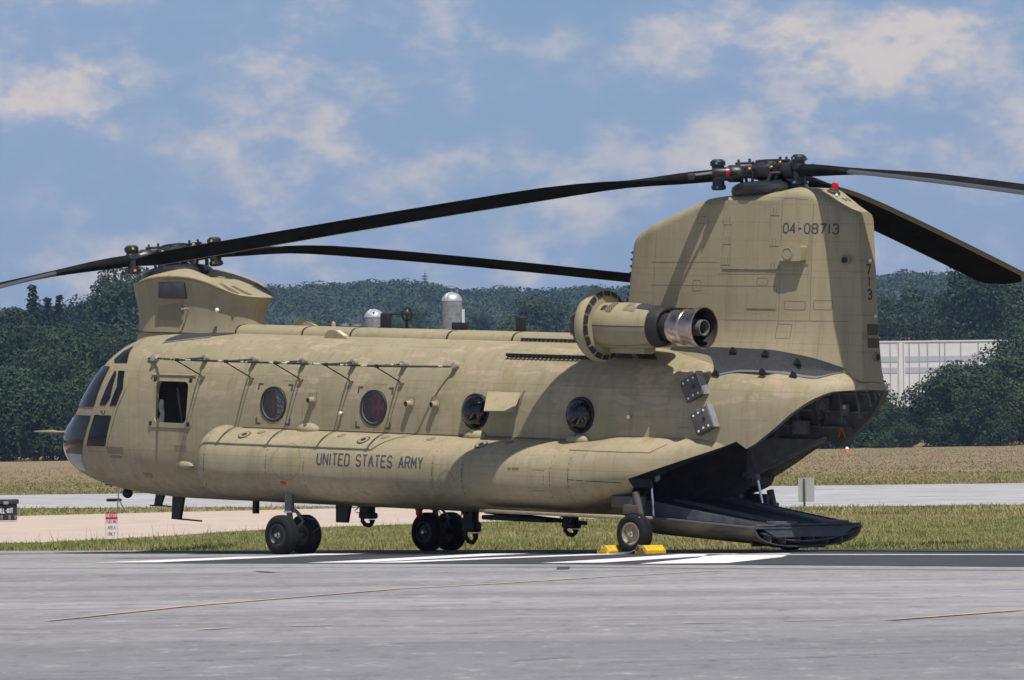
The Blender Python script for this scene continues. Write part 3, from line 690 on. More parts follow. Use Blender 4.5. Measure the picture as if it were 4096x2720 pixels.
# cockpit glazing
M_NOSE = glass('nose_glass_ground_light', (.30, .30, .31))  # pale base colour paints in the bright ground seen through the clear chin
FWDWIN = [(4.563, 2.099), (4.412, 2.103), (4.304, 2.208), (4.257, 2.58), (4.293, 2.627), (4.332, 2.626)]
AFTWIN = [(4.300, 2.099), (4.145, 2.103), (4.02, 2.37), (4.065, 2.635), (4.226, 2.635), (4.175, 2.40)]
CHIN = [(4.885, 1.464), (4.386, 1.473), (4.319, 1.715), (4.243, 1.945), (4.33, 1.952), (4.495, 1.936), (4.589, 1.954), (4.676, 1.945), (4.79, 1.70)]
for sgn in (1, -1):
    cd_ = poly_patch([(5.006, 1.388), (4.385, 1.397), (4.129, 2.049), (3.955, 2.382), (4.035, 2.722), (4.40, 2.716), (4.62, 2.215), (4.674, 2.041), (4.83, 1.80), (4.95, 1.56)], hull_y, 'cockpit_door', M_TAN, HEL, .010, .07, sgn, .012)
    poly_patch(FWDWIN, hull_y, 'sliding_pane', M_GDARK, cd_, .016, .08, sgn); poly_patch(AFTWIN, hull_y, 'door_pane', M_GDARK, cd_, .016, .08, sgn)
    poly_patch(CHIN, hull_y, 'chin_pane', M_GDARK, cd_, .016, .06, sgn)
    mb = MB(); mb.box((4.45, (hull_y(4.45, 2.0) + .022) * sgn, 2.0), (.09, .012, .035), bev=.004); part(mb, 'door_latch', M_BLACK, cd_)
    mb = MB(); mb.box((4.43, (hull_y(4.43, 2.0) + .032) * sgn, 2.0), (.02, .01, .03)); part(mb, 'latch_mark', M_YEL, cd_)
    poly_patch([(4.44, 2.752), (4.085, 2.765), (4.12, 2.84), (4.175, 2.95), (4.19, 3.02), (4.40, 2.93), (4.52, 2.80)], hull_y, 'overhead_pane', M_GDARK, FUS, .008, .05, sgn)
# nose glazing wraps the whole nose ahead of the frame line
def nose_piece(name, m, z0, z1, off, a0=-180, a1=180, xf=None, xe=6.19):
    v = []; f = []; nx, na = 16, 40; rows = []
    for i in range(nx + 1):
        for k in range(na + 1):
            y_s = -1 + 2 * k / na; zz = None; z = z0 + (z1 - z0) * i / nx
            xs_ = xf(z); w = hull_y(xs_, z)
            # walk forward along the waterline at this height
            xm = xs_
            lo, hi = xs_, 6.2
            for _ in range(26):
                md = .5 * (lo + hi)
                if hull_y(md, z) > .0005: lo = md
                else: hi = md
            t = abs(y_s); x = xs_ + (lo - xs_) * (1 - t ** 2.2); y = hull_y(x, z); 
            p = Vector((x, math.copysign(y, y_s) if t > 1e-6 else 0., z)); v.append((p.x + off * (1 - t), p.y + math.copysign(off, y_s) * (t > 1e-6), p.z))
    for i in range(nx):
        for k in range(na): f.append((i * (na + 1) + k, i * (na + 1) + k + 1, (i + 1) * (na + 1) + k + 1, (i + 1) * (na + 1) + k))
    mb = MB(); mb.add(v, f); o = mb.build(name, m, FUS, 60); me = o.data
    if sum(q.normal.x for q in me.polygons) < 0: me.flip_normals()
    return o
xf_n = pch([.95, 1.082, 1.236, 1.362, 1.558, 1.837, 2.075, 2.228, 2.719, 2.9], [5.22, 5.146, 5.101, 5.045, 4.961, 4.825, 4.670, 4.616, 4.473, 4.44])
nose_piece('nose_pane', M_GDARK, 1.33, 1.93, .010, xf=lambda z: xf_n(z) + .02)
nose_piece('windshield', M_GDARK, 2.07, 2.70, .010, xf=lambda z: xf_n(z) + .06)
nose_piece('lower_nose', M_NOSE, 1.07, 1.325, .006, xf=lambda z: xf_n(z) + .02)
mb = MB(); mb.lathe([(0, .09), (.12, .075), (.2, .06), (.24, .055), (.24, .03), (.2, .03)], (6.02, .05, 1.80), (1, 0, .05), 18); part(mb, 'nose_sensor', M_TAN)
mb = MB(); mb.tube([(6.1, .3, 1.64), (6.35, .32, 1.63), (6.45, .32, 1.635), (6.86, .32, 1.625)], [.016, .02, .028, .008], 8); part(mb, 'pitot_probe', M_TAN)
mb = MB(); mb.box((5.93, .10, 2.12), (.16, .09, .12), rot=(0, .2, .3), bev=.02); part(mb, 'probe_cover', M_BLUE); mb = MB(); mb.box((5.86, .10, 2.06), (.10, .07, .10), bev=.02); part(mb, 'probe_bracket', M_WHITE); mb = MB(); mb.tube([(6.0, .1, 2.12), (6.2, .1, 2.1)], .006, 6); part(mb, 'probe_rod', M_WALKEDGE)
for sgn in (1, -1):
    seam_line([(5.006, 1.39), (4.385, 1.399)], hull_y, 'panel_seam', None, FUS, .012, .012, sgn)

# ---------------------------------------------------------------- walkways, markings
walk_lo = pch([-9.5, -9.26, -8.5, -8.02, -7.6, -7.45, -7.3, -6.5], [2.985, 2.87, 2.935, 2.934, 2.87, 3.03, 3.14, 3.20]); walk_hi = pch([-9.5, -8.95, -8.3, -7.5, -6.5], [2.992, 3.15, 3.235, 3.245, 3.245])
def tail_y(x, z):
    x2 = x - pyl_shift(x, z); return max(hull_y(x, z), pyl_hw(x2, z) if -9.5 < x2 < -5.4 else 0)
for sgn in (1, -1):
    side_patch((-9.5, -6.5, walk_lo, walk_hi), tail_y, 'walkway', M_WALK, FUS, .010, 60, 10, sgn)
    side_patch((-9.45, -7.62, lambda x: walk_lo(x) - .028, walk_lo), tail_y, 'walkway_border', M_WALKEDGE, FUS, .009, 40, 2, sgn)
    wl = pch([2.40, 2.9, 3.25, 3.55], [3.235, 3.172, 3.13, 3.09]); wh = pch([2.40, 2.9, 3.3, 3.55], [3.255, 3.252, 3.245, 3.13])
    side_patch((2.4, 3.53, wl, wh), hull_y, 'walkway', M_WALK, FUS, .008, 24, 6, sgn); side_patch((2.7, 3.55, lambda x: wl(x) - .018, wl), hull_y, 'walkway_border', M_WALKEDGE, FUS, .007, 20, 2, sgn)
def on_pod(u, v, x0=-.705, z0=1.362): x = x0 - u; z = z0 + v; x += .02 * v / .17; return tuple(on_skin('pod', x, z))
for word, us in (('UNITED', 0.), ('STATES', .794), ('ARMY', 1.655)):
    lettering(word, lambda u, v, us=us: on_pod(u + us, v), .086, .165, .040, .028, 'lettering', M_MARK, POD, iw=.02)
def on_pyl(u, v): x = -8.466 - u; z = 4.903 + v; return tuple(on_skin('pyl', x, z))
lettering('04-08713', on_pyl, .078, .135, .036, .023, 'serial_number', M_MARK, APYL, iw=.03)
for ch, z0 in (('7', 4.335), ('1', 4.165), ('3', 3.985)):
    def on_te(u, v, z0=z0):
        z = z0 + v; return (-9.58 + pyl_shift(-9.58, z) - .004, .03 - u - .0 * v, z)
    lettering(ch, on_te, .085, .135, 0, .024, 'tail_digit', M_MARKB, APYL)
# ---------------------------------------------------------------- engines
M_GRILLE = mat('grille_brown', (.075, .06, .04), .7, vary=.4, vscale=60, bump=.003); M_JAM = mat('jammer_grey', (.045, .045, .052), .55, vary=.25, vscale=9)
M_FAINTTAN = mat('patch_tan', (.24, .20, .125), .65); M_VENT = mat('vent_brown', (.11, .09, .055), .8); M_HOSE = mat('blue_hose', (.03, .08, .16), .5); M_SCOOP = mat('scoop_grille_cream', (.62, .57, .40), .6)
def mesh_mat():
    m = mat('expanded_mesh', (.05, .045, .03), .6); t = NT(m); o = t.obj(); X, Y, Z = t.sep(o)
    a = t.m('FRACT', t.m('MULTIPLY', t.m('ADD', X, Z), 26)); b = t.m('FRACT', t.m('MULTIPLY', t.m('SUBTRACT', X, Z), 26)); k = t.m('MAXIMUM', t.m('LESS_THAN', a, .3), t.m('LESS_THAN', b, .3))
    t.l(t.mix(k, (.015, .013, .01), (.26, .21, .12)), t.b.inputs['Base Color']); return m
M_MESH = mesh_mat()
def engine(sgn):
    cy, cz = 1.35 * sgn, 3.53; c = lambda x: (x, cy, cz); back = (-1, 0, 0)
    n = MB(); n.lathe([(0, .30), (.04, .325), (.45, .335), (.8, .325), (1.1, .285), (1.16, .265), (1.16, .22)], c(-5.82), back, 44)
    nac = part(n, 'engine_nacelle', M_TAN)
    mb = MB(); mb.box((-6.35, cy - .32 * sgn, cz - .12), (.95, .5, .36), bev=.08); mb.box((-6.3, cy - .12 * sgn, cz - .3), (.7, .28, .2), bev=.05); part(mb, 'engine_mount', M_TAN, nac)
    mb = MB(); mb.lathe([(0, .46), (-.02, .50), (.03, .53), (.09, .53), (.14, .50), (.17, .42), (.17, .32)], c(-5.74), back, 48); ring = part(mb, 'inlet_ring', M_TAN, nac)
    for k in range(18):
        a = 2 * math.pi * (k + .5) / 18; w = 2 * math.pi / 18 * .40; v = []
        for (h, r) in ((.150, .497), (.176, .425)):
            for s in (-1, 1): v.append((-5.74 - h - .004, cy + (r + .006) * math.cos(a + s * w), cz + (r + .006) * math.sin(a + s * w)))
        q = MB(); q.add(v, [(0, 1, 3, 2)]); part(q, 'screen_panel', M_BLACK, ring, fix=False)
    # conical bird screen ahead of the inlet: dark mesh between four painted ribs
    q = MB(); q.lathe([(0, .46), (.06, .44), (.22, .34), (.38, .18), (.47, .06), (.49, 0)], c(-5.74), (1, 0, 0), 36); part(q, 'inlet_screen', M_BLACK, nac)
    for k in range(8):
        a = 2 * math.pi * (k + .5) / 8; P = [(-5.74 + h, cy + (r + .004) * math.cos(a), cz + (r + .004) * math.sin(a)) for h, r in ((0, .47), (.06, .45), (.22, .35), (.38, .19), (.47, .07), (.49, .02))]
        q = MB(); q.tube(P, .016, 6); part(q, 'screen_rib', M_TAN, nac)
    q = MB(); q.lathe([(0, .288), (.01, .305), (.16, .275), (.19, .262), (.19, .235), (.0, .235)], c(-6.88), back, 44, closed=True); part(q, 'heat_band', M_BLACK, nac)
    q = MB(); q.lathe([(0, .20), (.2, .20), (.26, .21)], c(-6.98), back, 36); part(q, 'tailpipe', M_SOOT, nac)
    q = MB(); q.lathe([(0, .232), (.01, .242), (.03, .246), (.05, .240), (.06, .236), (.20, .248), (.21, .262), (.235, .266), (.26, .260), (.27, .252), (.50, .290), (.51, .302), (.54, .306), (.56, .300), (.56, .285), (.30, .24), (.05, .215), (.0, .215)], c(-7.20), back, 56, closed=True); ex = part(q, 'exhaust_shroud', M_EXH, nac, 28)
    q = MB(); q.lathe([(0, .281), (.25, .236), (.4, .2), (.4, 0)], c(-7.745), (1, 0, 0), 44); q.f = [w for w in q.f if len(w) <= 4]; q.m = q.m[:len(q.f)]; part(q, 'exhaust_liner', M_SOOT, nac)
    q = MB(); q.lathe([(-.35, .125), (0, .115), (.0, .103), (-.30, .10), (-.30, 0)], c(-7.76), back, 32); part(q, 'exhaust_plug', M_STRUT, nac)
    q = MB(); q.box((-7.33, cy + .262 * sgn, cz - .03), (.05, .03, .03), bev=.006); q.tube([(-7.33, cy + .26 * sgn, cz - .03), (-7.33, cy + .30 * sgn, cz - .03)], .012, 8); part(q, 'shroud_bolt', M_STEEL, nac)
    def onn(x, a, o=.006):
        r = float(np.interp(-5.82 - x, [.04, .45, .8, 1.1, 1.16], [.325, .335, .325, .285, .265])) + o; return (x, cy + sgn * r * math.cos(a), cz + r * math.sin(a))
    def npatch(x0, x1, a0, a1, nm, m, o=.006):
        v = []; f = []; 
        for i in range(7):
            for j in range(9): v.append(onn(x0 + (x1 - x0) * i / 6, math.radians(a0 + (a1 - a0) * j / 8), o))
        for i in range(6):
            for j in range(8): f.append((i * 9 + j, (i + 1) * 9 + j, (i + 1) * 9 + j + 1, i * 9 + j + 1))
        q = MB(); q.add(v, f); return part(q, nm, m, nac, 60)
    npatch(-5.99, -6.08, 42, 60, 'cooling_screen', M_SEAM); npatch(-6.10, -6.22, 36, 75, 'cooling_screen', M_MESH); npatch(-6.42, -6.52, 42, 58, 'access_cover', M_FAINT); npatch(-6.54, -6.64, 40, 60, 'access_cover', M_FAINT); npatch(-6.42, -6.52, 62, 78, 'access_cover', M_FAINT)
    npatch(-6.62, -6.88, 52, 110, 'soot_panel', M_WALK)
    npatch(-5.90, -6.96, -2.5, 0, 'nacelle_seam', M_SEAM, .004); npatch(-5.95, -6.94, -58, -56.5, 'nacelle_seam', M_SEAM, .004)
engine(1); engine(-1)
# black heat-shield louvres under the nacelles, roof handrails
for sgn in (1, -1):
    for x0 in (-5.42, -5.86):
        poly = [(x0, 3.225), (x0 - .30, 3.235), (x0 - .62, 3.045), (x0 - .30, 3.05), (x0 - .06, 3.16)]
        o = poly_patch(poly, hull_y, 'drain_louvre', M_BLACK, FUS, .012, .05, sgn, .01)
    for (xa, xb, z) in ((-3.64, -5.42, 3.035), (-3.43, -4.9, 3.257)):
        mb = MB(); y = hull_y(xa, z)
        mb.tube([(xa, (y + .055) * sgn, z + .035), (xb, (y + .055) * sgn, z + .035)], .012, 6)
        n = int((xa - xb) / .085)
        for k in range(n): x = xa - .02 - k * .085; mb.box((x, (y + .03) * sgn, z + .02), (.03, .07, .045))
        mb.box(((xa + xb) / 2, (y + .004) * sgn, z), (xa - xb, .03, .03)); part(mb, 'roof_rail', M_BLACK, FUS)
    for (x, z) in ((-7.62, 2.86), (-8.42, 2.90), (-8.92, 2.87), (-7.75, 3.19), (-8.35, 3.16), (-8.85, 3.05)):
        y = tail_y(x, z); mb = MB(); mb.prism([(x + .06, y * sgn, z - .03), (x - .07, y * sgn, z - .03), (x - .05, (y + .01) * sgn, z + .04), (x + .0, (y) * sgn, z + .055)], (0, .045 * sgn, .02)); part(mb, 'tie_lug', M_BLACK, FUS)
# countermeasure boxes on the tail
for sgn in (1, -1):
    for (cx, cz_) in ((-7.36, 2.66), (-7.62, 2.20)):
        R = Matrix.Rotation(math.radians(-22) * 1, 3, 'Y') @ Matrix.Identity(3); y = hull_y(cx, cz_)
        R = Matrix.Rotation(math.radians(26), 3, 'Y')
        mb = MB(); mb.box((cx, (y + .05) * sgn, cz_), (.33, .13, .33), rot=R, bev=.012); bx = part(mb, 'flare_dispenser', M_FLARE)
        for (u, w) in ((-.10, .12), (0, .125), (.10, .12), (-.10, -.12), (0, -.11), (.10, -.12)):
            p = Vector((cx, (y + .115) * sgn, cz_)) + R @ Vector((u, 0, w)); q = MB(); q.lathe([(0, .017), (.008, .015), (.008, 0)], p, (0, sgn, 0), 10); part(q, 'stud', M_WHITE, bx)
        p = Vector((cx, (y + .116) * sgn, cz_)) + R @ Vector((-.06, 0, 0)); q = MB(); q.lathe([(0, .035), (.004, .035), (.004, 0)], p, (0, sgn, 0), 16); part(q, 'socket', M_SEAM, bx)
        q = MB(); q.box(Vector((cx, (y + .05) * sgn, cz_)) + R @ Vector((-.185, 0, 0)), (.03, .12, .36), rot=R); part(q, 'hinge_strip', M_FRAME, bx)
# ---------------------------------------------------------------- HF aerial on standoffs, port side
def aerial():
    kx = [2.385, 1.355, .33, -.70, -1.724]; yr, dx = 2.08, -.35; zr = 2.852
    nodes = [(x + dx, yr, zr) for x in kx]
    P = [(3.62, 1.10, 2.842), (3.45, 1.14, 2.842), (3.30, 1.20, 2.848), nodes[0]] + nodes[1:] + [(nodes[-1][0] - .09, yr, zr), (-2.74, hull_y(-2.74, 2.862) + .09, 2.862)]
    mb = MB(); mb.tube(P, .0165, 10); rail = part(mb, 'aerial_rail', M_RAIL)
    for x in [3.446] + kx + [-2.748]:
        z = 2.87 if x < 3.2 else 2.84; y = hull_y(x, z); q = MB(); q.lathe([(-.02, .062), (.03, .060), (.06, .05), (.10, .044), (.105, .03), (.105, 0)], (x, y, z), (-.25, 1, .10), 16); part(q, 'insulator', M_TAN, rail)
        q = MB(); q.lathe([(0, .046), (.03, .044), (.035, 0)], (x - .022, y + .088, z + .008), (-.25, 1, .1), 14); part(q, 'insulator_cap', M_FRAME, rail)
    for x, nd in zip(kx, nodes):
        y = hull_y(x, 2.87); q = MB(); q.tube([(x - .02, y + .09, 2.875), nd], .014, 8); part(q, 'standoff', M_RAIL, rail)
        q = MB(); q.box(nd, (.06, .05, .05), bev=.01); part(q, 'clamp', M_BLACK, rail)
        xb = x - .05; yb = hull_y(xb, 2.60); q = MB(); q.tube([(nd[0], nd[1], nd[2] - .02), (xb, yb + .05, 2.61)], .010, 8); part(q, 'brace', M_BLACK, rail)
        q = MB(); q.prism([(xb - .04, yb - .01, 2.605), (xb + .04, yb - .01, 2.605), (xb + .04, yb + .06, 2.61), (xb - .04, yb + .06, 2.61)], (0, 0, -.012)); q.prism([(xb - .035, yb - .01, 2.595), (xb - .035, yb + .05, 2.595), (xb - .02, yb + .0, 2.525)], (.07, 0, 0)); part(q, 'brace_bracket', M_TAN, rail)
def rail_mat():
    m = mat('chipped_rail', (.03, .03, .028), .55); t = NT(m); n = t.noise(t.map(t.obj(), (1, 1, 1)), 5.5, 5, .6); t.l(t.mix(t.rng(n, .56, .60), (.030, .029, .026), (.55, .52, .36)), t.b.inputs['Base Color']); return m
M_RAIL = rail_mat(); aerial()
# ---------------------------------------------------------------- roof aerials and scoops
def blade_aerial(x0, x1, z0, z1, t, name, y=0, taper=.02):
    mb = MB(); mb.box(((x0 + x1) / 2, y, (z0 + z1) / 2), (abs(x1 - x0), t, z1 - z0), bev=min(.012, t * .4)); mb.box(((x0 + x1) / 2, y, z0 + .006), (abs(x1 - x0) + .06, t + .06, .012)); return part(mb, name, M_ANT)
blade_aerial(-.21, -.41, 3.385, 3.61, .05, 'blade_aerial'); blade_aerial(-1.69, -1.95, 3.385, 3.50, .10, 'blade_aerial'); blade_aerial(-2.95, -3.13, 3.385, 3.60, .05, 'blade_aerial')
mb = MB(); mb.tube([(-.24, 0, 3.60), (-.62, 0, 3.60), (-.9, 0, 3.60)], .012, 8); mb.tube([(-.74, 0, 3.385), (-.74, 0, 3.705)], .02, 8); mb.lathe([(0, .08), (.015, .08)], (-.74, 0, 3.388), (0, 0, 1), 16)
for axis in ((1, 0, 0), (0, 1, 0), (.7, .7, 0)):
    mb.lathe([(-.012, .095), (.012, .095), (.012, .105), (-.012, .105)], (-.74, 0, 3.60), axis, 28, closed=True)
mb.lathe([(-.012, .095), (.012, .095), (.012, .105), (-.012, .105)], (-.74, 0, 3.60), (0, 0, 1), 28, closed=True)
part(mb, 'loop_aerial', M_ANT)
for (x0, x1, y, z, h) in ((1.78, 1.28, -.25, 3.365, .12), (.42, -.06, .52, 3.215, .13)):
    mb = MB(); w = .13
    prof = [(x0, 0), (x0 - .03, h * .55), (x0 - .10, h * .95), (x0 - .18, h), (x0 - .22, h * .97), (x1, .012), (x1, 0)]
    mb.prism([(px, y - w / 2, z + pz) for px, pz in prof], (0, w, 0)); sc_ = part(mb, 'air_scoop', M_TAN)
    q = MB(); q.add([(x0 - .24, y - w * .36, z + h * .95 + .003), (x0 - .24, y + w * .36, z + h * .95 + .003), (x1 + .03, y + w * .36, z + .022), (x1 + .03, y - w * .36, z + .022)], [(0, 1, 2, 3)]); part(q, 'scoop_grille', M_SCOOP, sc_, fix=False)
mb = MB(); mb.lathe([(0, .035), (.05, .03), (.07, .02), (.085, .0)], (.77, 0, 3.388), (0, 0, 1), 14); part(mb, 'beacon_base', M_TAN)
for x in (.55, .28): mb = MB(); mb.box((x, -.1, 3.392), (.18, .12, .02), bev=.006); part(mb, 'roof_plate', M_BLACK)
# ---------------------------------------------------------------- fittings on the port side
def port_stub(x, z):
    y = hull_y(x, z); mb = MB(); mb.box((x, y + .004, z), (.19, .014, .24)); pl = part(mb, 'outlet_plate', M_TAN)
    q = MB(); q.lathe([(0, .075), (.012, .075), (.016, .055), (.10, .05), (.10, .042), (.03, .042), (.03, 0)], (x, y + .01, z), (.15, 1, 0), 22); part(q, 'outlet_stub', M_TAN, pl)
    q = MB(); q.lathe([(0, .041), (.002, .041), (.002, 0)], (x + .0135, y + .10, z), (.15, 1, 0), 18); part(q, 'outlet_hole', M_SEAM, pl)
for x in (-.02, -2.01, -2.52): port_stub(x, 2.29)
mb = MB(); x = -3.86; y0 = hull_y(x, 2.49)
mb.prism([(-3.52, y0 + .0, 2.50), (-4.16, y0 + .0, 2.50), (-4.30, y0 + .32, 2.235), (-3.74, y0 + .32, 2.225)], (.01, .012, .016)); vane = part(mb, 'deflector_vane', M_TAN)
for xx in (-3.62, -4.06): q = MB(); q.tube([(xx, y0 + .01, 2.495), (xx - .05, y0 + .01, 2.495)], .02, 8); part(q, 'vane_hinge', M_TAN, vane)
q = MB(); q.tube([(-4.2, y0 + .15, 2.37), (-4.22, hull_y(-4.2, 2.55), 2.56)], .008, 6); part(q, 'vane_stay', M_STRUT, vane)
for (x, z) in ((-.64, 2.12), (-6.30, 2.22)):
    y = hull_y(x, z); q = MB(); q.lathe([(0, .02), (.04, .02)], (x, y, z), (0, 1, 0), 8); l_ = part(q, 'formation_light', M_TAN); q = MB(); q.ball((x, y + .055, z), .030, 10); part(q, 'light_globe', M_WHITE, l_)
q = MB(); x, z = 2.655, 1.232; q.ball((x, hull_y(x, z), z), 1, 16, 0, (.19, .075, .07)); part(q, 'teardrop_fairing', M_TAN)
for x in (.04, -3.33, -5.33):
    q = MB(); q.ball((x, 1.27, 1.855), 1, 20, 0, (.22, .13, .10)); hp = part(q, 'hump_cover', M_TAN)
    q = MB(); q.box((x - .01, 1.365, 1.905), (.05, .04, .09), bev=.008); part(q, 'hump_vent', M_STRUT, hp)
for (x, z) in ((1.05, 1.748), (-1.404, 1.743), (-3.75, 1.745)):
    y = pod_y(x, z); e = .01; nrm = Vector((0, 1, -(pod_y(x, z + e) - pod_y(x, z - e)) / (2 * e))).normalized(); p = Vector((x, y, z))
    q = MB(); q.lathe([(-.02, .105), (.004, .105), (.006, .085), (.006, 0)], p, nrm, 26); cp_ = part(q, 'fuel_cap', M_MARK)
    q = MB(); q.lathe([(0, .082), (.010, .080), (.010, 0)], p, nrm, 22); part(q, 'cap_plate', M_TAN, cp_); q = MB(); q.lathe([(0, .048), (.014, .046), (.016, .03), (.012, 0)], p, nrm, 18); part(q, 'cap_lock', M_MARKB, cp_)
for (x, z) in ((.806, 1.794), (-.843, 1.794), (-1.735, 1.793), (-2.643, 1.795), (-4.2, 1.79)):
    y = pod_y(x, z); e = .01; nrm = Vector((0, 1, -(pod_y(x, z + e) - pod_y(x, z - e)) / (2 * e))).normalized(); q = MB(); q.lathe([(-.01, .072), (.004, .072), (.004, .058), (.008, .056), (.008, 0)], Vector((x, y, z)), nrm, 20); part(q, 'sounding_cap', M_FAINT)
q = MB(); x, z = .032, 1.064; q.ball((x, pod_y(x, z), z), 1, 12, 0, (.07, .02, .028)); part(q, 'navigation_light', M_RED)
# seams of the pod: vertical bands, oval cover, arch plate
for x in (.36, -.42, -3.02, -3.60, -5.32): seam_line([(x, .86), (x, 1.80)], pod_y, 'pod_seam', None, POD, .010, .004)
seam_line([(-.06 + .30 * math.cos(a), 1.38 + .27 * math.sin(a)) for a in np.linspace(0, 2 * math.pi, 40)], pod_y, 'pod_cover', M_FAINT, POD, .010, .004)
seam_line([(-3.13, .90), (-3.14, 1.20), (-3.18, 1.30), (-3.30, 1.36), (-3.42, 1.30), (-3.47, 1.2), (-3.48, .90)], pod_y, 'arch_plate', M_FAINT, POD, .014, .004)
seam_line([(1.83, 1.80), (1.72, 1.74), (1.66, 1.6), (1.66, 1.2), (1.70, 1.0), (1.80, .95)], pod_y, 'pod_seam', None, POD, .012, .004)
seam_line([(-5.5, 1.72), (-6.9, 1.72), (-7.1, 1.85)], pod_y, 'pod_seam', None, POD, .010, .004); seam_line([(-5.65, 1.30), (-6.5, 1.28)], pod_y, 'pod_seam', None, POD, .010, .004); seam_line([(-5.66, .95), (-5.66, 1.86)], pod_y, 'pod_seam', None, POD, .010, .004)
seam_line([(-4.98, 1.12), (-5.20, 1.12), (-5.20, 1.42), (-4.98, 1.42), (-4.98, 1.12)], pod_y, 'access_cover', M_FAINT, POD, .016, .004)
for sgn in (1, -1):
    q = MB(); q.tube([(x, (hull_y(x, 1.86) + .012) * sgn, 1.862) for x in np.arange(1.4, -5.8, -.4)], .012, 6); part(q, 'pod_joint', M_FAINT, FUS)
def on_pod2(u, v): return tuple(on_skin('pod', -4.50 - u, 1.40 + v))
for word, us in (('NO', 0.), ('STEP', .09)): lettering(word, lambda u, v, us=us: on_pod2(u + us, v), .022, .032, .012, .007, 'lettering', M_MARKB, POD, iw=.01)
# corner marks round two windows
for xw in WINX[:2]:
    for sx in (-1, 1):
        for sz in (-1, 1):
            cx, cz_ = xw + sx * .36, WINZ + sz * .31
            poly = [(cx, cz_), (cx - sx * .10, cz_), (cx - sx * .10, cz_ - sz * .028), (cx - sx * .032, cz_ - sz * .028), (cx - sx * .032, cz_ - sz * .10), (cx, cz_ - sz * .10)]
            poly_patch(poly, hull_y, 'corner_mark', M_MARK, FUS, .003, .05)
for (x0, z0, x1, z1) in ((4.36, 1.36, 3.98, 1.47), (4.30, 1.30, 4.02, 1.34), (2.86, 1.44, 2.60, 1.54), (3.62, 1.02, 3.42, 1.10), (-7.15, 2.08, -7.32, 2.10), (.65, 2.56, .35, 2.575), (-1.2, 2.56, -1.5, 2.575)):
    seam_line([(x0, (z0 + z1) / 2), (x1, (z0 + z1) / 2)], hull_y, 'placard', M_FAINT, FUS, abs(z1 - z0), .004)
# ---------------------------------------------------------------- aft pylon fittings
def pyl_y(x, z): return pyl_hw(x - pyl_shift(x, z), z)
pd_ = poly_patch(rect(-8.40, -7.38, 4.375, 5.36, .0), pyl_y, 'pylon_door', M_PYL, APYL, .012, .1, 1, .02)
for (x, z) in ((-8.32, 5.22), (-8.32, 4.78), (-8.31, 4.45), (-7.45, 4.50), (-7.46, 4.80), (-7.46, 5.08)):
    poly_patch(rect(x - .075, x + .075, z - .065, z + .065), pyl_y, 'door_hinge', M_TAN, APYL, .017, .1, 1, .012)
    for dx in (-.03, .03): poly_patch(rect(x + dx - .006, x + dx + .006, z - .04, z + .04), pyl_y, 'hinge_slot', M_FAINT, APYL, .0185, .1)
bx = poly_patch(rect(-8.83, -8.48, 4.50, 4.72, .02), pyl_y, 'equipment_box', M_TAN, APYL, .14, .2, 1, .14); poly_patch(rect(-8.88, -8.44, 4.46, 4.76), pyl_y, 'box_flange', M_TAN, APYL, .014, .2, 1, .02)
q = MB(); q.lathe([(0, .085), (.012, .085), (.012, .075), (.006, .075), (.006, 0)], (-8.65, pyl_y(-8.65, 4.61) + .14, 4.61), (-.1, 1, 0), 24); part(q, 'round_cover', M_TAN, APYL)
poly_patch(rect(-8.38, -7.86, 3.815, 4.095, .01), pyl_y, 'lower_door', M_PYL, APYL, .009, .1, 1, .014)
for r in (rect(-8.855, -8.52, 3.81, 3.93, .01), rect(-8.66, -8.42, 3.40, 3.60, .02), rect(-7.05, -6.85, 5.02, 5.12, .03), rect(-6.95, -6.80, 4.05, 4.2, .02), rect(-8.22, -8.02, 4.15, 4.25, .03), rect(-9.25, -8.98, 3.82, 3.95, .02)):
    seam_line(r + [r[0]], pyl_y, 'access_cover', M_FAINT, APYL, .014, .006)
poly_patch([(-6.30, 3.75), (-6.95, 3.75), (-6.95, 3.80), (-6.30, 3.80)], pyl_y, 'vent_slot', M_SEAM, APYL, .006, .2)
for pts in ([(-8.43, 5.46), (-8.43, 3.5)], [(-8.93, 5.40), (-8.93, 3.65)], [(-7.3, 4.30), (-8.9, 4.32)], [(-5.98, 4.95), (-5.95, 3.8)], [(-5.9, 4.45), (-7.3, 4.47)], [(-5.9, 4.12), (-8.4, 4.14)], [(-7.0, 3.64), (-9.5, 3.66)], [(-8.45, 5.40), (-8.92, 5.38)]): seam_line(pts, pyl_y, 'panel_seam', M_FAINT, APYL, .010, .006)
q = MB(); x, z = -9.42, 4.53; q.box((x, pyl_y(x, z) + .03, z), (.16, .07, .10), bev=.02); ad = part(q, 'warning_receiver', M_TAN, APYL)
for sgn in (1, -1):
    q = MB(); q.lathe([(0, .045), (.05, .045), (.07, .035), (.075, 0)], (-9.44, (pyl_y(x, z) + .05) * sgn, z), (-.5, sgn, 0), 16); part(q, 'receiver_dome', M_BLACK, APYL)
def te_x(z): return -9.58 + pyl_shift(-9.58, z)
for (z0, z1) in ((3.47, 3.63), (3.29, 3.43)):
    q = MB(); q.box((te_x((z0 + z1) / 2) - .002, -.055, (z0 + z1) / 2), (.012, .24, z1 - z0)); g_ = part(q, 'grille', M_GRILLE, APYL)
q = MB(); q.lathe([(0, .065), (.04, .06), (.04, .05), (-.02, .05), (-.02, 0)], (te_x(3.16), -.10, 3.16), (-1, 0, 0), 24); dp = part(q, 'drain_pipe', M_RIM, APYL); q = MB(); q.lathe([(0, .051), (.03, .049), (.03, 0)], (te_x(3.16), -.10, 3.16), (-1, 0, 0), 20); part(q, 'pipe_bore', M_SEAM, APYL)
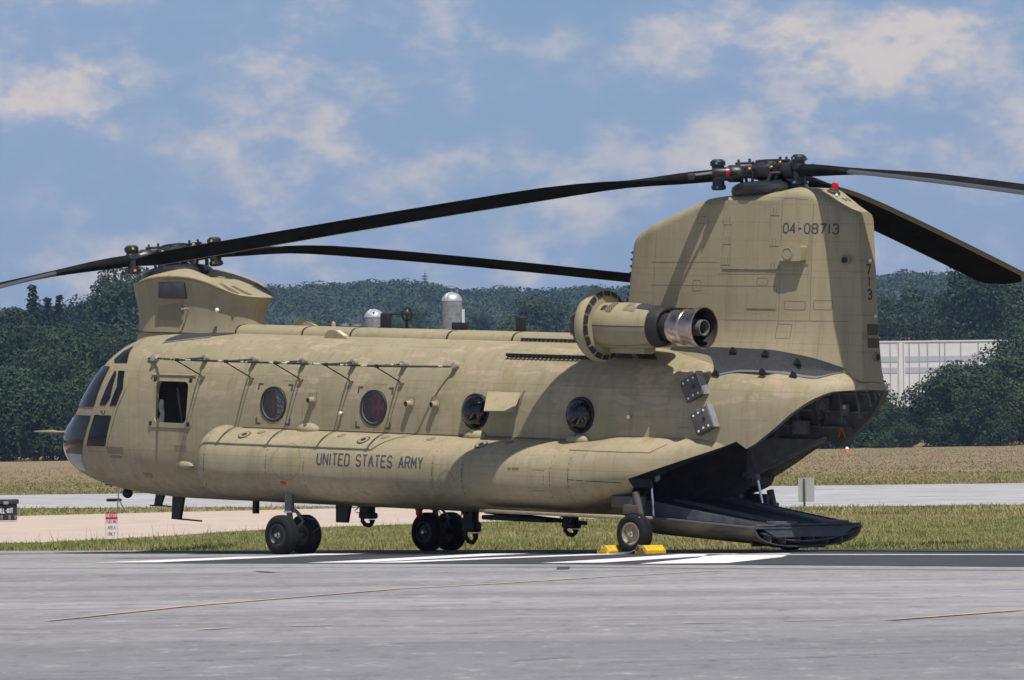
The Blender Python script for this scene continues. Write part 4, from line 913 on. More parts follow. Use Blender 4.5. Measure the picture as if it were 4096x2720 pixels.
for (y, z, r) in ((-.03, 4.53, .028), (-.10, 3.74, .024)):
    q = MB(); q.ball((te_x(z) - .02, y, z), r, 10); part(q, 'tail_light', M_WHITE, APYL)
q = MB(); q.lathe([(0, .10), (.02, .10), (.03, .07), (.06, .065)], (-8.98, .0, p_zt(-8.98)), (-.25, 0, 1), 18); bb = part(q, 'beacon_mount', M_FLARE, APYL); q = MB(); q.lathe([(.055, .05), (.12, .05), (.14, .04), (.145, 0)], (-8.98, .0, p_zt(-8.98)), (-.25, 0, 1), 16); part(q, 'beacon', M_RED, bb)
q = MB(); q.ball((-9.12, .1, p_zt(-9.12) + .02), .026, 10); part(q, 'light_globe', M_WHITE, APYL)
for k in range(9):
    z = 4.62 - .10 * k; q = MB(); q.prism([(-5.27 + .105 * (4.7 - z), -.02, z), (-5.20 + .105 * (4.7 - z), -.02, z - .03), (-5.26 + .105 * (4.7 - z), -.02, z - .075)], (0, .05, 0)); part(q, 'cable_cutter_tooth', M_BLACK, APYL)
for y in (.05, -.04):
    q = MB(); q.tube([(-9.18, y, p_zt(-9.18) + .012), (-9.27, y, p_zt(-9.27) + .012)], .008, 6); part(q, 'hand_grip', M_WALKEDGE, APYL)
# ---------------------------------------------------------------- forward pylon fittings
fb = lambda z: .545
q = MB(); q.box((3.61, .60, 3.885), (.53, .10, .245), bev=.012); part(q, 'jammer_box', M_JAM, FPYL)
poly = rect(3.44, 3.96, 3.44, 3.70)
q = MB(); q.box((3.70, .545, 3.565), (.52, .02, .26)); part(q, 'repair_patch', M_FAINTTAN, FPYL)
q = MB(); q.ball((2.72, .53, 3.60), .035, 10); part(q, 'light_globe', M_WHITE, FPYL)
q = MB(); q.tube([(3.33, .53, 3.60), (3.33, .62, 3.60), (3.38, .64, 3.60)], .012, 8); q.ball((3.33, .60, 3.61), .022, 8); part(q, 'latch_handle', M_TAN, FPYL)
q = MB(); q.tube([(fp_plan(a, .885, 1.66, .565)[0], fp_plan(a, .885, 1.66, .565)[1], 3.235) for a in np.linspace(-1.9, 1.9, 40)], .010, 6); part(q, 'base_seam', M_SEAM, FPYL)
CAPB = make_bvh(FCAP)
def capz(x, y): h = CAPB.ray_cast(Vector((x, y, 5.2)), Vector((0, 0, -1))); return (h[0].z if h[0] else f_rim(x)) + .002
for (x0, x1, y0, y1, sh) in ((2.80, 2.42, .34, .44, .0), (2.70, 2.30, .18, .27, 0), (2.80, 2.42, -.44, -.34, 0), (2.70, 2.30, -.27, -.18, 0)):
    v = []; f = []
    for i_ in range(7):
        for j_ in range(3): x = x0 + (x1 - x0) * i_ / 6; y = y0 + (y1 - y0) * j_ / 2; v.append((x, y, capz(x, y)))
    for i_ in range(6):
        for j_ in range(2): f.append((i_ * 3 + j_, i_ * 3 + j_ + 1, i_ * 3 + j_ + 4, i_ * 3 + j_ + 3))
    q = MB(); q.add(v, f); part(q, 'cap_vent', M_VENT, FCAP)
# ---------------------------------------------------------------- landing gear
def wheel_meshes(rimmat):
    R, W = .298, .205
    t = MB(); t.lathe([(-W / 2 + .01, .165), (-W / 2, .185), (-W / 2, .23), (-W / 2 + .02, .268), (-W / 2 + .055, .290), (-.05, R), (-.046, R - .006), (-.040, R), (.04, R), (.046, R - .006), (.05, R), (W / 2 - .055, .290), (W / 2 - .02, .268), (W / 2, .23), (W / 2, .185), (W / 2 - .01, .165)], (0, 0, 0), (0, 1, 0), 48, closed=True)
    r = MB()
    for s in (1, -1):
        r.lathe([(-.01 * s, .168), (.092 * s, .168), (.098 * s, .160), (.098 * s, .148), (.085 * s, .140), (.055 * s, .130), (.045 * s, .09), (.055 * s, .06), (.062 * s, .045), (.062 * s, 0)], (0, 0, 0), (0, 1, 0), 40)
    h = MB(); h.lathe([(.05, .045), (.085, .04), (.09, .028), (.13, .026), (.13, .018), (.12, 0)], (0, 0, 0), (0, 1, 0), 20)
    out = []
    for mb, nm in ((t, 'tyre'), (r, 'rim'), (h, 'axle_nut')):
        me = mb.mesh(nm); smooth(me, 35); out.append(me)
    out[0].materials.append(M_RUBBER); out[1].materials.append(rimmat); out[2].materials.append(M_STEEL); return out
WD = wheel_meshes(M_RIMDARK); WT = wheel_meshes(M_RIM)
def wheel(x, y, z, ms, out_sgn):
    t = link('wheel', ms[0], None, HEL); t.location = (x, y, z)
    if out_sgn < 0: t.rotation_euler = (0, 0, math.pi)
    for me, nm in ((ms[1], 'rim'), (ms[2], 'axle_nut')): link(nm, me, None, t)
    return t
for sgn in (1, -1):
    wheel(0, 1.86 * sgn, .287, WD, sgn); wheel(0, 1.36 * sgn, .287, WD, -sgn); wheel(-6.85, 1.735 * sgn, .565, WT, sgn)
    q = MB(); q.tube([(.09, 1.61 * sgn, .95), (.09, 1.61 * sgn, .62)], .072, 18); q.tube([(.09, 1.61 * sgn, .62), (.03, 1.61 * sgn, .30)], .045, 14); q.tube([(0, 1.30 * sgn, .287), (0, 1.92 * sgn, .287)], .035, 12); g_ = part(q, 'forward_strut', M_STRUT)
    q = MB(); q.tube([(-.02, 1.61 * sgn, .66), (-.20, 1.61 * sgn, .50), (-.04, 1.61 * sgn, .34)], .022, 8); part(q, 'torque_link', M_STRUT, g_)
    q = MB(); q.lathe([(0, .085), (.03, .085)], (.09, 1.61 * sgn, .615), (0, 0, 1), 18); part(q, 'strut_collar', M_STEEL, g_)
    q = MB(); q.tube([(-.0, 1.55 * sgn, .66), (-.12, 1.52 * sgn, .55), (-.30, 1.45 * sgn, .52), (-.36, 1.42 * sgn, .42), (-.25, 1.45 * sgn, .33)], .008, 6); part(q, 'brake_hose', M_HOSE, g_)
    q = MB(); q.box((-6.45, 1.45 * sgn, 1.0), (.5, .16, .18), bev=.02); q.box((-6.62, 1.55 * sgn, .90), (.22, .16, .14), bev=.02); q.tube([(-6.3, 1.4 * sgn, .95), (-6.85, 1.55 * sgn, .60)], .05, 12); q.tube([(-6.85, 1.5 * sgn, .565), (-6.85, 1.8 * sgn, .565)], .03, 10); q.tube([(-6.65, 1.5 * sgn, 1.15), (-6.8, 1.5 * sgn, .65)], .055, 12); part(q, 'aft_strut', M_FLARE)
    q = MB(); q.box((-5.45, 1.66 * sgn, .79), (3.1, .30, .05), bev=.015); part(q, 'pod_skid', M_TAN)
# ---------------------------------------------------------------- belly: aerials, hooks, lights
def belly_fin(pts, y, t, name): q = MB(); q.prism([(x, y - t / 2, z) for x, z in pts], (0, t, 0)); return part(q, name, M_ANT)
belly_fin([(4.46, .76), (4.27, .76), (4.36, .55), (4.50, .55)], 0, .04, 'belly_aerial'); q = MB(); q.box((4.42, 0, .545), (.28, .12, .02), bev=.006); q.tube([(4.4, 0, .55), (3.9, 0, .54)], .010, 6); part(q, 'aerial_foot', M_ANT)
belly_fin([(4.05, .76), (3.80, .76), (3.88, .37), (4.06, .37)], .05, .05, 'belly_aerial'); q = MB(); q.tube([(4.08, .05, .365), (3.43, .05, .345)], .013, 8); part(q, 'aerial_rod', M_ANT)
q = MB(); q.tube([(2.33, 0, .76), (2.33, 0, .50)], .055, 12); part(q, 'belly_aerial', M_ANT)
belly_fin([(.63, .76), (.33, .76), (.40, .43), (.62, .43)], 0, .06, 'belly_aerial')
q = MB(); q.box((5.50, 0, .84), (.12, .06, .03)); q.tube([(5.5, 0, .9), (5.46, 0, .8)], .015, 6); part(q, 'nose_aerial', M_ANT)
q = MB(); q.ball((5.10, 0, .72), .085, 14); q.tube([(5.1, 0, .8), (5.1, 0, .72)], .06, 10); part(q, 'search_light', M_BLACK)
def cargo_hook(x, ztop, h):
    q = MB(); q.box((x, 0, ztop - h * .22), (.20, .16, h * .45), bev=.02); q.box((x - .02, 0, ztop - h * .52), (.26, .18, h * .30), bev=.03); q.box((x + .05, 0, ztop - h * .05), (.1, .22, h * .2)); o = part(q, 'cargo_hook', M_BLACK)
    P = [(x + .09, 0, ztop - h * .60), (x + .10, 0, ztop - h * .78), (x + .04, 0, ztop - h * .95), (x - .05, 0, ztop - h * .98), (x - .10, 0, ztop - h * .86), (x - .10, 0, ztop - h * .7)]
    q = MB(); q.tube(P, [.03, .032, .034, .034, .034, .05], 8); part(q, 'hook_jaw', M_BLACK, o)
    q = MB(); q.tube([(x + .1, 0, ztop), (x + .24, .02, ztop - h * .3), (x + .2, .02, ztop - h * .42), (x + .1, 0, ztop - h * .35)], .008, 6); part(q, 'release_cable', M_BLACK, o)
    return o
cargo_hook(.0, .72, .32); cargo_hook(-2.11, .72, .50); cargo_hook(-4.09, .72, .31)
q = MB(); q.box((-3.1, 0, .62), (1.3, .3, .07), bev=.02); q.tube([(-2.4, 0, .70), (-4.4, 0, .60)], .03, 8); part(q, 'hook_beam', M_BLACK)
q = MB(); q.lathe([(0, .06), (-.04, .06)], (-1.06, 0, .71), (0, 0, 1), 16); l_ = part(q, 'light_base', M_BLACK); q = MB(); q.lathe([(-.04, .05), (-.10, .048), (-.13, .03), (-.135, 0)], (-1.06, 0, .71), (0, 0, 1), 16); part(q, 'anti_collision_light', M_RED, l_)
# ---------------------------------------------------------------- ramp
def ramp():
    x0, x1 = -6.38, -8.64
    def zdeck(x): t = (x - x0) / (x1 - x0); return 1.03 + (.735 - 1.03) * t
    def zrail(x): return .80 + (.715 - .80) * ((x - x0) / (x1 - x0))
    def zbel(x): t = (x - x0) / (x1 - x0); return .50 + (.425 - .50) * min(1, t * 1.2)
    rings = []; n = 26
    for x in (x0, -6.6, -6.83, -7.2, -7.6, -8.0, -8.4, x1):
        w = 1.19; ring = []
        for k in range(n + 1):
            a = math.pi * k / n; c, s = math.cos(a), math.sin(a); e = 2.6
            ring.append((x, w * math.copysign(abs(c) ** (2 / e), c), zrail(x) - (zrail(x) - zbel(x)) * abs(s) ** (2 / e)))
        rings.append(ring)
    mb = MB(); v, f = loft(rings, cap=False, closed_ring=False); mb.add(v, f); m = n + 1
    inner = [[(p[0], p[1] * .985, max(p[2] + .012, p[2])) for p in r] for r in rings]; v2, f2 = loft(inner, cap=False, closed_ring=False); o0 = len(mb.v); mb.add(v2, f2)
    for i in range(n): mb.add([rings[-1][i], rings[-1][i + 1], inner[-1][i + 1], inner[-1][i]], [(0, 1, 2, 3)], 1)
    b = part(mb, 'ramp', [M_RAMPBELLY, M_RAMPG], fix=True)
    q = MB(); q.prism([(x0, 1.19, zrail(x0)), (-6.83, 1.19, zrail(-6.83)), (-6.83, 1.19, zrail(-6.83) + .012), (x0, 1.19, zrail(x0) + .012)], (0, -2.38, 0)); q.prism([(-6.83, 1.19, zrail(-6.83) - .012), (x1, 1.19, zrail(x1) - .012), (x1, 1.19, zrail(x1)), (-6.83, 1.19, zrail(-6.83))], (0, -2.38, 0)); part(q, 'ramp_plate', M_RAMPG, b)
    for sgn in (1, -1):
        q = MB(); q.prism([(-6.83, 1.195 * sgn, zrail(-6.83) - .014), (x1, 1.195 * sgn, zrail(x1) - .014), (x1, 1.195 * sgn, zrail(x1) + .006), (-6.83, 1.195 * sgn, zrail(-6.83) + .006)], (0, -.03 * sgn, 0)); part(q, 'edge_strip', M_WALKEDGE, b)
    q = MB(); q.prism([(x0, 1.04, zrail(x0)), (x1 + .02, 1.04, zrail(x1)), (x1 + .02, 1.04, zdeck(x1)), (x0, 1.04, zdeck(x0))], (0, -2.08, 0)); part(q, 'ramp_deck', [M_RAMPDECK], b)
    for sgn in (1, -1):
        q = MB(); q.prism([(x0, 1.045 * sgn, zrail(x0) + .014), (x1, 1.045 * sgn, zrail(x1) + .004), (x1, 1.045 * sgn, zdeck(x1) + .012), (x0, 1.045 * sgn, zdeck(x0) + .012)], (0, -.03 * sgn, 0)); part(q, 'deck_side', M_RAMPG, b)
    # vehicle tread strips and folded extension flaps
    for y0, y1 in ((.45, .58), (-.70, -.45)):
        q = MB(); q.prism([(-6.6, y0, zdeck(-6.6) + .003), (x1 + .1, y0, zdeck(x1) + .006), (x1 + .1, y0, zdeck(x1) + .05), (-6.6, y0, zdeck(-6.6) + .05)], (0, y1 - y0, 0)); part(q, 'tread_strip', M_RAMPG, b)
    for yc, w in ((.50, .50), (-.62, .62)):
        q = MB(); q.box((x1 + .09, yc, .765), (.16, w, .05), bev=.012)
        for k in range(int(w / .045)): q.tube([(x1 - .01, yc - w / 2 + .03 + k * .045, .752), (x1 - .01, yc - w / 2 + .055 + k * .045, .752)], .016, 6)
        part(q, 'ramp_flap', M_RAMPG, b)
    for k in range(60):
        y = -1.15 + k * .039; q = MB(); q.box((x1 - .004, y, .742), (.03, .022, .022)); part(q, 'hinge_knuckle', M_WALKEDGE, b)
    q = MB(); q.prism([(x1 - .005, 1.10, .715), (x1 - .005, -1.10, .715), (x1 - .005, -.72, .565), (x1 - .005, .72, .565)], (.014, 0, 0)); part(q, 'end_plate', M_RAMPG, b)
    q = MB(); q.prism([(x1 + .0, 1.185, .713), (x1 + .0, -1.185, .713), (x1 + .0, -1.185, .690), (x1 + .0, 1.185, .690)], (-.015, 0, 0)); part(q, 'end_rail', M_RAMPG, b)
    for y in np.arange(-.8, .81, .32):
        q = MB(); q.box((x1 + .10, y, .56), (.14, .014, .16)); part(q, 'end_web', M_FRAME, b)
    q = MB(); q.box((x1 + .22, 0, .57), (.02, 2.0, .28)); part(q, 'end_bulkhead', M_BLACK, b)
    P = [(x1 + .02, y, .505 + .14 * (y / 1.1) ** 2) for y in np.linspace(-1.05, 1.05, 25)]; q = MB(); q.tube(P, .016, 6); part(q, 'end_rib', M_RAMPG, b)
    q = MB(); q.box((-8.45, 0, .422), (.3, .9, .03), bev=.01); part(q, 'skid_plate', M_BLACK, b)
    q = MB(); q.tube([(-6.62, 1.12, 1.20), (-6.69, 1.14, .80)], .018, 10); part(q, 'ramp_rod', M_ROD, b)
    q = MB(); q.tube([(-6.72, -1.0, 1.75), (-6.83, -1.0, 1.30)], .045, 12); q.tube([(-7.02, -.95, 2.3), (-6.72, -1.0, 1.75)], .03, 8); part(q, 'ramp_cylinder', M_FRAME, b)
    q = MB(); q.tube([(-6.83, -1.0, 1.32), (-6.91, -1.02, .97)], .020, 10); part(q, 'ramp_rod', M_ROD, b)
    return b
def ramp_belly():
    m = mat('ramp_belly', (.10, .09, .065), .5); t = NT(m); n = t.noise(t.map(t.obj(), (.7, 1, 2)), 2.2, 4); t.l(t.mix(t.rng(n, .4, .62), (.16, .14, .10), (.33, .275, .175)), t.b.inputs['Base Color']); return m
M_RAMPBELLY = ramp_belly(); M_ROD = mat('polished_rod', (.75, .78, .85), .2, .9); ramp()
# ---------------------------------------------------------------- tail bay interior
def cut_z(x):
    P = sorted([p for p in CUT if p[1] > .5]); return float(np.interp(x, [p[0] for p in P], [p[1] for p in P]))
def rib(x, d0=.075, d1=.16, t=.03):
    o = hull_ring(x, 96, d0); i = hull_ring(x, 96, d1); keep = [k for k in range(96) if o[k][2] > cut_z(x) + .03]; mb = MB()
    for a, b in zip(keep, keep[1:]):
        if b != a + 1: continue
        v = [o[a], o[b], i[b], i[a]]; mb.prism(v, (t, 0, 0))
    return part(mb, 'frame_rib', M_FRAME, FUS) if mb.v else None
for x in (-6.7, -7.15, -7.6, -8.05, -8.5, -8.85, -9.12, -9.3, -9.45): rib(x)
for (z, y) in ((2.12, .93), (2.35, .95), (2.62, .90), (2.85, .72)):
    for sgn in (1, -1):
        q = MB(); q.tube([(-6.4, (hull_y(-6.5, z) - .10) * sgn, z), (-8.4, (hull_y(-8.4, z) - .10) * sgn, z), (-8.95, (hull_y(-8.95, z) - .10) * sgn, z)] if z > 2.3 else [(-6.4, (hull_y(-6.5, z) - .1) * sgn, z), (-8.65, (hull_y(-8.65, z) - .1) * sgn, z)], .018, 6); part(q, 'longeron', M_FRAME, FUS)
# starboard web plate with lightening holes along the sill
wy = -.985
q = MB(); q.prism([(-6.64, wy, 1.30), (-6.66, wy, 1.93), (-8.05, wy, 1.93), (-8.10, wy, 1.90)], (0, .02, 0)); web = link('sill_web', q.mesh('sill_web'), [M_FRAME], HEL)
hc = []
for (x, z, r) in ((-7.17, 1.72, .075), (-7.34, 1.73, .06), (-7.48, 1.75, .045), (-7.63, 1.76, .08), (-7.77, 1.80, .045), (-7.89, 1.85, .035), (-7.0, 1.72, .07), (-6.85, 1.72, .07)):
    k = MB(); k.lathe([(-.1, r), (.1, r)], (x, wy + .01, z), (0, 1, 0), 22); hc.append(link('cutter', k.mesh('c'), M_FRAME))
boolean(web, hc); smooth(web.data, 30)
q = MB(); q.prism([(-6.62, wy + .03, 1.345), (-8.16, wy + .03, 1.925), (-8.16, wy + .03, 1.985), (-6.62, wy + .03, 1.405)], (0, .05, 0)); part(q, 'sill_beam', M_FRAME)
for (x, y, z, sx, sy, sz) in ((-8.15, -.86, 2.45, .22, .06, .18), (-7.75, -.86, 2.10, .26, .10, .20), (-8.62, -.80, 2.38, .12, .05, .16), (-7.3, -.9, 2.4, .25, .08, .2)):
    q = MB(); q.box((x, y, z), (sx, sy, sz), bev=.01); part(q, 'equipment_unit', M_FRAME)
q = MB(); q.box((-8.62, -.772, 2.42), (.05, .004, .06)); part(q, 'data_plate', M_WHITE)
for (xa, za, xb, zb_) in ((-7.95, 2.55, -8.0, 2.25), (-8.1, 2.5, -8.12, 2.22), (-8.25, 2.52, -8.27, 2.24), (-7.5, 2.6, -7.52, 2.0), (-8.0, 2.72, -8.4, 2.3)):
    q = MB(); q.tube([(xa, -.83, za), ((xa + xb) / 2 + .02, -.82, (za + zb_) / 2), (xb, -.84, zb_)], .008, 6); part(q, 'hydraulic_line', M_WALKEDGE)
q = MB(); q.tube([(-8.44, -.95, 2.12), (-8.38, -.95, 1.98), (-8.50, -.95, 1.97), (-8.44, -.95, 2.12)], .013, 6); part(q, 'safety_strap', M_ORANGE)
q = MB(); q.tube([(-6.0, .5, 2.6), (-7.2, .3, 2.5), (-7.9, 0, 2.62), (-8.4, -.3, 2.7)], .03, 8); part(q, 'duct_hose', M_FRAME)
for yy, zz in ((.02, .42), (-.05, .40)):
    q = MB(); q.tube([(5.32, 0, .84), (5.30 - yy, yy, .62), (5.27 + yy, yy * 2, zz)], .010, 6); part(q, 'tie_streamer', M_WHITE)
# ---------------------------------------------------------------- the airfield
# field frame: x = to the right across the view, y = away, origin on the ground under the camera
GM = Matrix(((RH.x, VH.x, 0, CAM_LOC.x), (RH.y, VH.y, 0, CAM_LOC.y), (0, 0, 1, 0), (0, 0, 0, 1)))
def terr(d, l):
    k = max(0., d - 125.); z = .004 * (math.sqrt(k * k + 100) - 10) if k > 0 else 0.
    z += .005 * max(-60, min(60, l)) * min(1, max(0, (d - 300) / 450))
    if d > 770: q = d - 770; z += .020 * q * min(1, q / 150) if q < 1200 else .020 * 1200
    return z
def field(p): return GM @ Vector(p)
def sheet(name, dl, m, dz, kind='structure', nx=1):
    """strip of ground given as rows of (depth, left edge, right edge)"""
    v = []; f = []
    for (d, l0, l1) in dl:
        for k in range(nx + 1): l = l0 + (l1 - l0) * k / nx; v.append((l, d, terr(d, l) + dz))
    n = nx + 1
    for i in range(len(dl) - 1):
        for k in range(nx): f.append((i * n + k, i * n + k + 1, (i + 1) * n + k + 1, (i + 1) * n + k))
    mb = MB(); mb.add(v, f); me = mb.mesh(name, False); smooth(me, 180); o = link(name, me, m); o.matrix_world = GM
    if kind: o['kind'] = kind
    return o
def grass_col(t, o, far=False):
    """dry and green patches drawn out in drifts"""
    a = t.noise(t.map(o, (.10, .035, 1)), 1.0, 5, .6); b = t.noise(t.map(o, (.9, .35, 1)), 1.0, 6, .65); c = t.noise(o, 9, 4, .7)
    return a, b, c
def mat_grass(name, green, dry, soil, bias=.5):
    m = bpy.data.materials.new(name); m.use_nodes = True; MATS[name] = m; t = NT(m); o = t.obj(); a, b, c = grass_col(t, o)
    k = t.rng(t.m('ADD', t.m('MULTIPLY', a, .6), t.m('MULTIPLY', b, .4)), bias - .09, bias + .09)
    col = t.mix(k, green, dry); col = t.mix(t.m('MULTIPLY', t.rng(c, .4, .75), .6), col, soil)
    t.l(col, t.b.inputs['Base Color']); t.b.inputs['Roughness'].default_value = .9; t.b.inputs['Specular IOR Level'].default_value = .1
    t.bump(t.noise(o, 14, 5, .7), .8, .05); return m
G_GREEN, G_DRY, G_SOIL = (.105, .135, .032), (.245, .180, .085), (.15, .115, .055)
M_FIELD = mat_grass('field_grass', (.155, .155, .060), (.270, .200, .120), (.215, .160, .092), .45)
def mat_apron():
    m = bpy.data.materials.new('apron_asphalt'); m.use_nodes = True; MATS['apron'] = m; t = NT(m); o = t.obj()
    a = t.noise(t.map(o, (.10, .22, 1)), 1, 5, .6); b = t.noise(t.map(o, (.45, 1.1, 1)), 1.2, 7, .72); c = t.noise(o, 16, 4, .75); d = t.noise(t.map(o, (.03, .10, 1), (5, 2, 0)), 1, 4); e = t.noise(t.map(o, (.16, 1.6, 1), (1, 9, 0)), 1.0, 6, .7); gr = t.noise(t.map(o, (3.2, .75, 1)), 1.0, 6, .8)
    col = t.mix(t.rng(a, .35, .65), (.215, .208, .213), (.318, .308, .312)); col = t.mix(t.m('MULTIPLY', t.rng(b, .46, .70), .55), col, (.145, .140, .148)); col = t.mix(t.m('MULTIPLY', t.rng(e, .52, .72), .60), col, (.125, .122, .130))
    col = t.mix(t.m('MULTIPLY', t.rng(e, .47, .30), .45), col, (.40, .385, .385))
    col = t.mix(t.m('MULTIPLY', t.rng(d, .45, .62), .30), col, (.37, .345, .335))
    X, Y, Z = t.sep(o); near_dark = t.rng(t.m('ADD', Y, t.m('MULTIPLY', t.m('SUBTRACT', a, .5), 14)), 70, 50); col = t.mix(t.m('MULTIPLY', near_dark, .62), col, (.165, .165, .180))  # asphalt tone goes darker toward the near end
    col = t.mix(t.m('MULTIPLY', t.rng(gr, .52, .70), .65), col, (.10, .098, .105)); col = t.mix(t.m('MULTIPLY', t.rng(gr, .46, .30), .6), col, (.46, .45, .455))
    sp = t.rng(c, .60, .70); col = t.mix(t.m('MULTIPLY', sp, .55), col, (.50, .49, .48)); sp2 = t.rng(c, .40, .28); col = t.mix(t.m('MULTIPLY', sp2, .55), col, (.08, .08, .085))
    t.l(col, t.b.inputs['Base Color']); t.b.inputs['Roughness'].default_value = .92; t.b.inputs['Specular IOR Level'].default_value = .25
    t.bump(t.m('ADD', c, t.m('MULTIPLY', b, 1.5)), .7, .012); return m
def worn_paint():
    m = mat('worn_orange_paint', (.42, .26, .10), .85); t = NT(m); o = t.obj(); n = t.noise(t.map(o, (.9, .5, 1)), 1.3, 6, .7); k = t.noise(t.map(o, (6, 1.2, 1)), 1, 5, .75)
    t.l(t.mix(t.rng(t.m('ADD', t.m('MULTIPLY', n, .6), t.m('MULTIPLY', k, .4)), .45, .58), (.50, .36, .18), (.29, .275, .27)), t.b.inputs['Base Color']); return m
M_APRON = mat_apron(); M_TAXI = mat('taxiway_concrete', (.36, .35, .35), .9, vary=.28, vscale=.5); M_TRACK = mat('pale_gravel', (.48, .385, .315), .95, vary=.14, vscale=.6)
M_DARK = mat('sealed_asphalt', (.040, .040, .045), .85, vary=.45, vscale=1.5, bump=.01); M_LINE = mat('white_line_paint', (.72, .71, .70), .75, vary=.10, vscale=4); M_OLINE = worn_paint(); M_CRACK = mat('tar_crack', (.06, .06, .065), .8)
rows = [(-400, -900, 900), (60, -900, 900), (112, -900, 900)] + [(d, -900, 900) for d in list(range(125, 300, 15)) + list(range(300, 800, 40)) + list(range(800, 2000, 60))]
sheet('ground', rows, M_FIELD, -.03, nx=24)
# hard standing: its far edge runs just behind the helicopter
def world_sheet(name, poly, z, m):
    mb = MB(); mb.add([(x, y, z) for x, y in poly], [tuple(range(len(poly)))]); me = mb.mesh(name, False); o = link(name, me, m)
    inv = GM.inverted(); me.transform(inv); o.matrix_world = GM; o['kind'] = 'structure'
    if me.polygons[0].normal.z < 0: me.flip_normals()
    return o
EDGE = -2.3
world_sheet('apron', [(-260, EDGE), (200, EDGE), (200, 260), (-260, 260)], -.005, M_APRON)
world_sheet('pad', [(-4.1, 9.4), (-.2, 1.5), (6.5, -1.6), (6.5, EDGE + .05), (-60, EDGE + .05), (-60, 11.8), (-22, 11.8), (-16, 10.4), (-9, 9.6)], 0.0, M_DARK)
world_sheet('apron_joint', [(-2, 14.1), (-13.8, 12.15), (-23.5, 14.2), (-45, 16), (-45, 15.92), (-23.5, 14.05), (-13.8, 12.0), (-2, 13.95)], .003, M_CRACK)
def strip(name, pts, w, m, z=.004):
    mb = MB(); L = []
    for i, p in enumerate(pts):
        a = Vector(pts[max(0, i - 1)]); b = Vector(pts[min(len(pts) - 1, i + 1)]); t = (b - a).normalized(); n = Vector((-t.y, t.x)); ww = w[i] if isinstance(w, (list, tuple)) else w
        L.append((Vector(p) - n * ww / 2, Vector(p) + n * ww / 2))
    v = [(q.x, q.y, z) for pr in L for q in pr]; mb.add(v, [(2 * i, 2 * i + 1, 2 * i + 3, 2 * i + 2) for i in range(len(pts) - 1)]); me = mb.mesh(name, False); o = link(name, me, m); me.transform(GM.inverted()); o.matrix_world = GM; o['kind'] = 'structure'
    if me.polygons[0].normal.z < 0: me.flip_normals()
    return o
for pts, w in (([(-3.95, 9.1), (-1.1, 2.0), (-.6, .9)], .95), ([(-8.0, 9.2), (-4.6, 2.2), (-4.0, .9)], .8), ([(-8.9, 9.2), (-7.6, 5.4), (-6.6, 2.0)], .65), ([(-12.35, 9.3), (-9.2, 3.2), (-8.5, 2.0)], .85), ([(-14.65, 9.75), (-11.6, 5.0), (-9.8, 2.7), (-9.3, 2.1)], 1.15), ([(-9.0, 2.6), (-14.6, 2.9), (-26, 3.2)], .45)): strip('white_line', pts, w, M_LINE)
for pts, w in (([(-31.3, 37.5), (-28, 32.5), (-23.6, 24.8), (-22.4, 21.8), (-20.7, 18.1), (-19.2, 14.3)], .10), ([(-38.9, 35.5), (-37.6, 32.1)], .12), ([(-37.85, 36.8), (-38.0, 36.5)], .14), ([(-38.24, 36.0), (-38.37, 35.55)], .08), ([(-35.2, 39.65), (-35.0, 39.1)], .12), ([(-35.1, 38.45), (-35.2, 38.1)], .12)): strip('orange_line', pts, w, M_OLINE, .003)
for pts, w in (([(-44.2, 45.95), (-43.8, 44.9)], .025), ([(-45.0, 45.9), (-45.3, 45.3), (-45.55, 44.7), (-45.45, 43.65), (-45.8, 42.5)], .035), ([(-41.5, 47.2), (-41.9, 46.0), (-41.7, 45.2)], .02), ([(-14.6, 12.0), (-16.0, 13.6)], .16), ([(-12.3, 15.2), (-13.4, 16.0)], .10), ([(-36, 41), (-33, 41.5), (-31, 40.6)], .03)): strip('tar_crack', pts, w, M_CRACK, .003)
# far taxiway, gravel track
sheet('taxiway', [(d, l0, l1) for d, l0, l1 in ((183, 5.0, 60), (190, .0, 70), (200, -6, 80), (215, -30, 90), (230, -60, 95), (245, -80, 100), (258, -90, 100))], M_TAXI, -.016, nx=8)
sheet('gravel_track', [(134, -30, -9.0), (140, -32, -7.4), (147, -34, -6.2), (152, -36, -5.0), (158, -36, -2.0), (163, -30, 1.2), (170, -24, 2.2), (177, -18, 2.0), (184, -13, .2), (190, -9, -1.5), (196, -4, -2.2)], M_TRACK, -.018, nx=8)
# ---------------------------------------------------------------- grass blades
def mat_blades(name, green, lush, dry, straw, lo, hi):
    m = bpy.data.materials.new(name); m.use_nodes = True; MATS[name] = m; t = NT(m); o = t.obj(); a, b, c = grass_col(t, o); q = t.noise(o, 45, 2); p = t.noise(t.map(o, (.5, .22, 1), (3, 1, 0)), 1.0, 5, .65)
    k = t.rng(t.m('ADD', t.m('ADD', t.m('MULTIPLY', a, .35), t.m('MULTIPLY', p, .55)), t.m('MULTIPLY', q, .22)), lo, hi)
    col = t.mix(k, green, dry); col = t.mix(t.m('MULTIPLY', t.rng(q, .55, .75), .7), col, straw); col = t.mix(t.m('MULTIPLY', t.rng(t.m('SUBTRACT', q, t.m('MULTIPLY', k, .15)), .38, .26), .7), col, lush)
    t.l(col, t.b.inputs['Base Color']); t.b.inputs['Roughness'].default_value = .7; t.b.inputs['Specular IOR Level'].default_value = .2; return m
M_BLADES = mat_blades('verge_blades', (.165, .205, .050), (.085, .150, .025), (.385, .300, .160), (.47, .395, .23), .51, .66); M_BLADESF = mat_blades('field_blades', (.175, .175, .070), (.13, .15, .05), (.285, .212, .125), (.31, .235, .14), .40, .60)
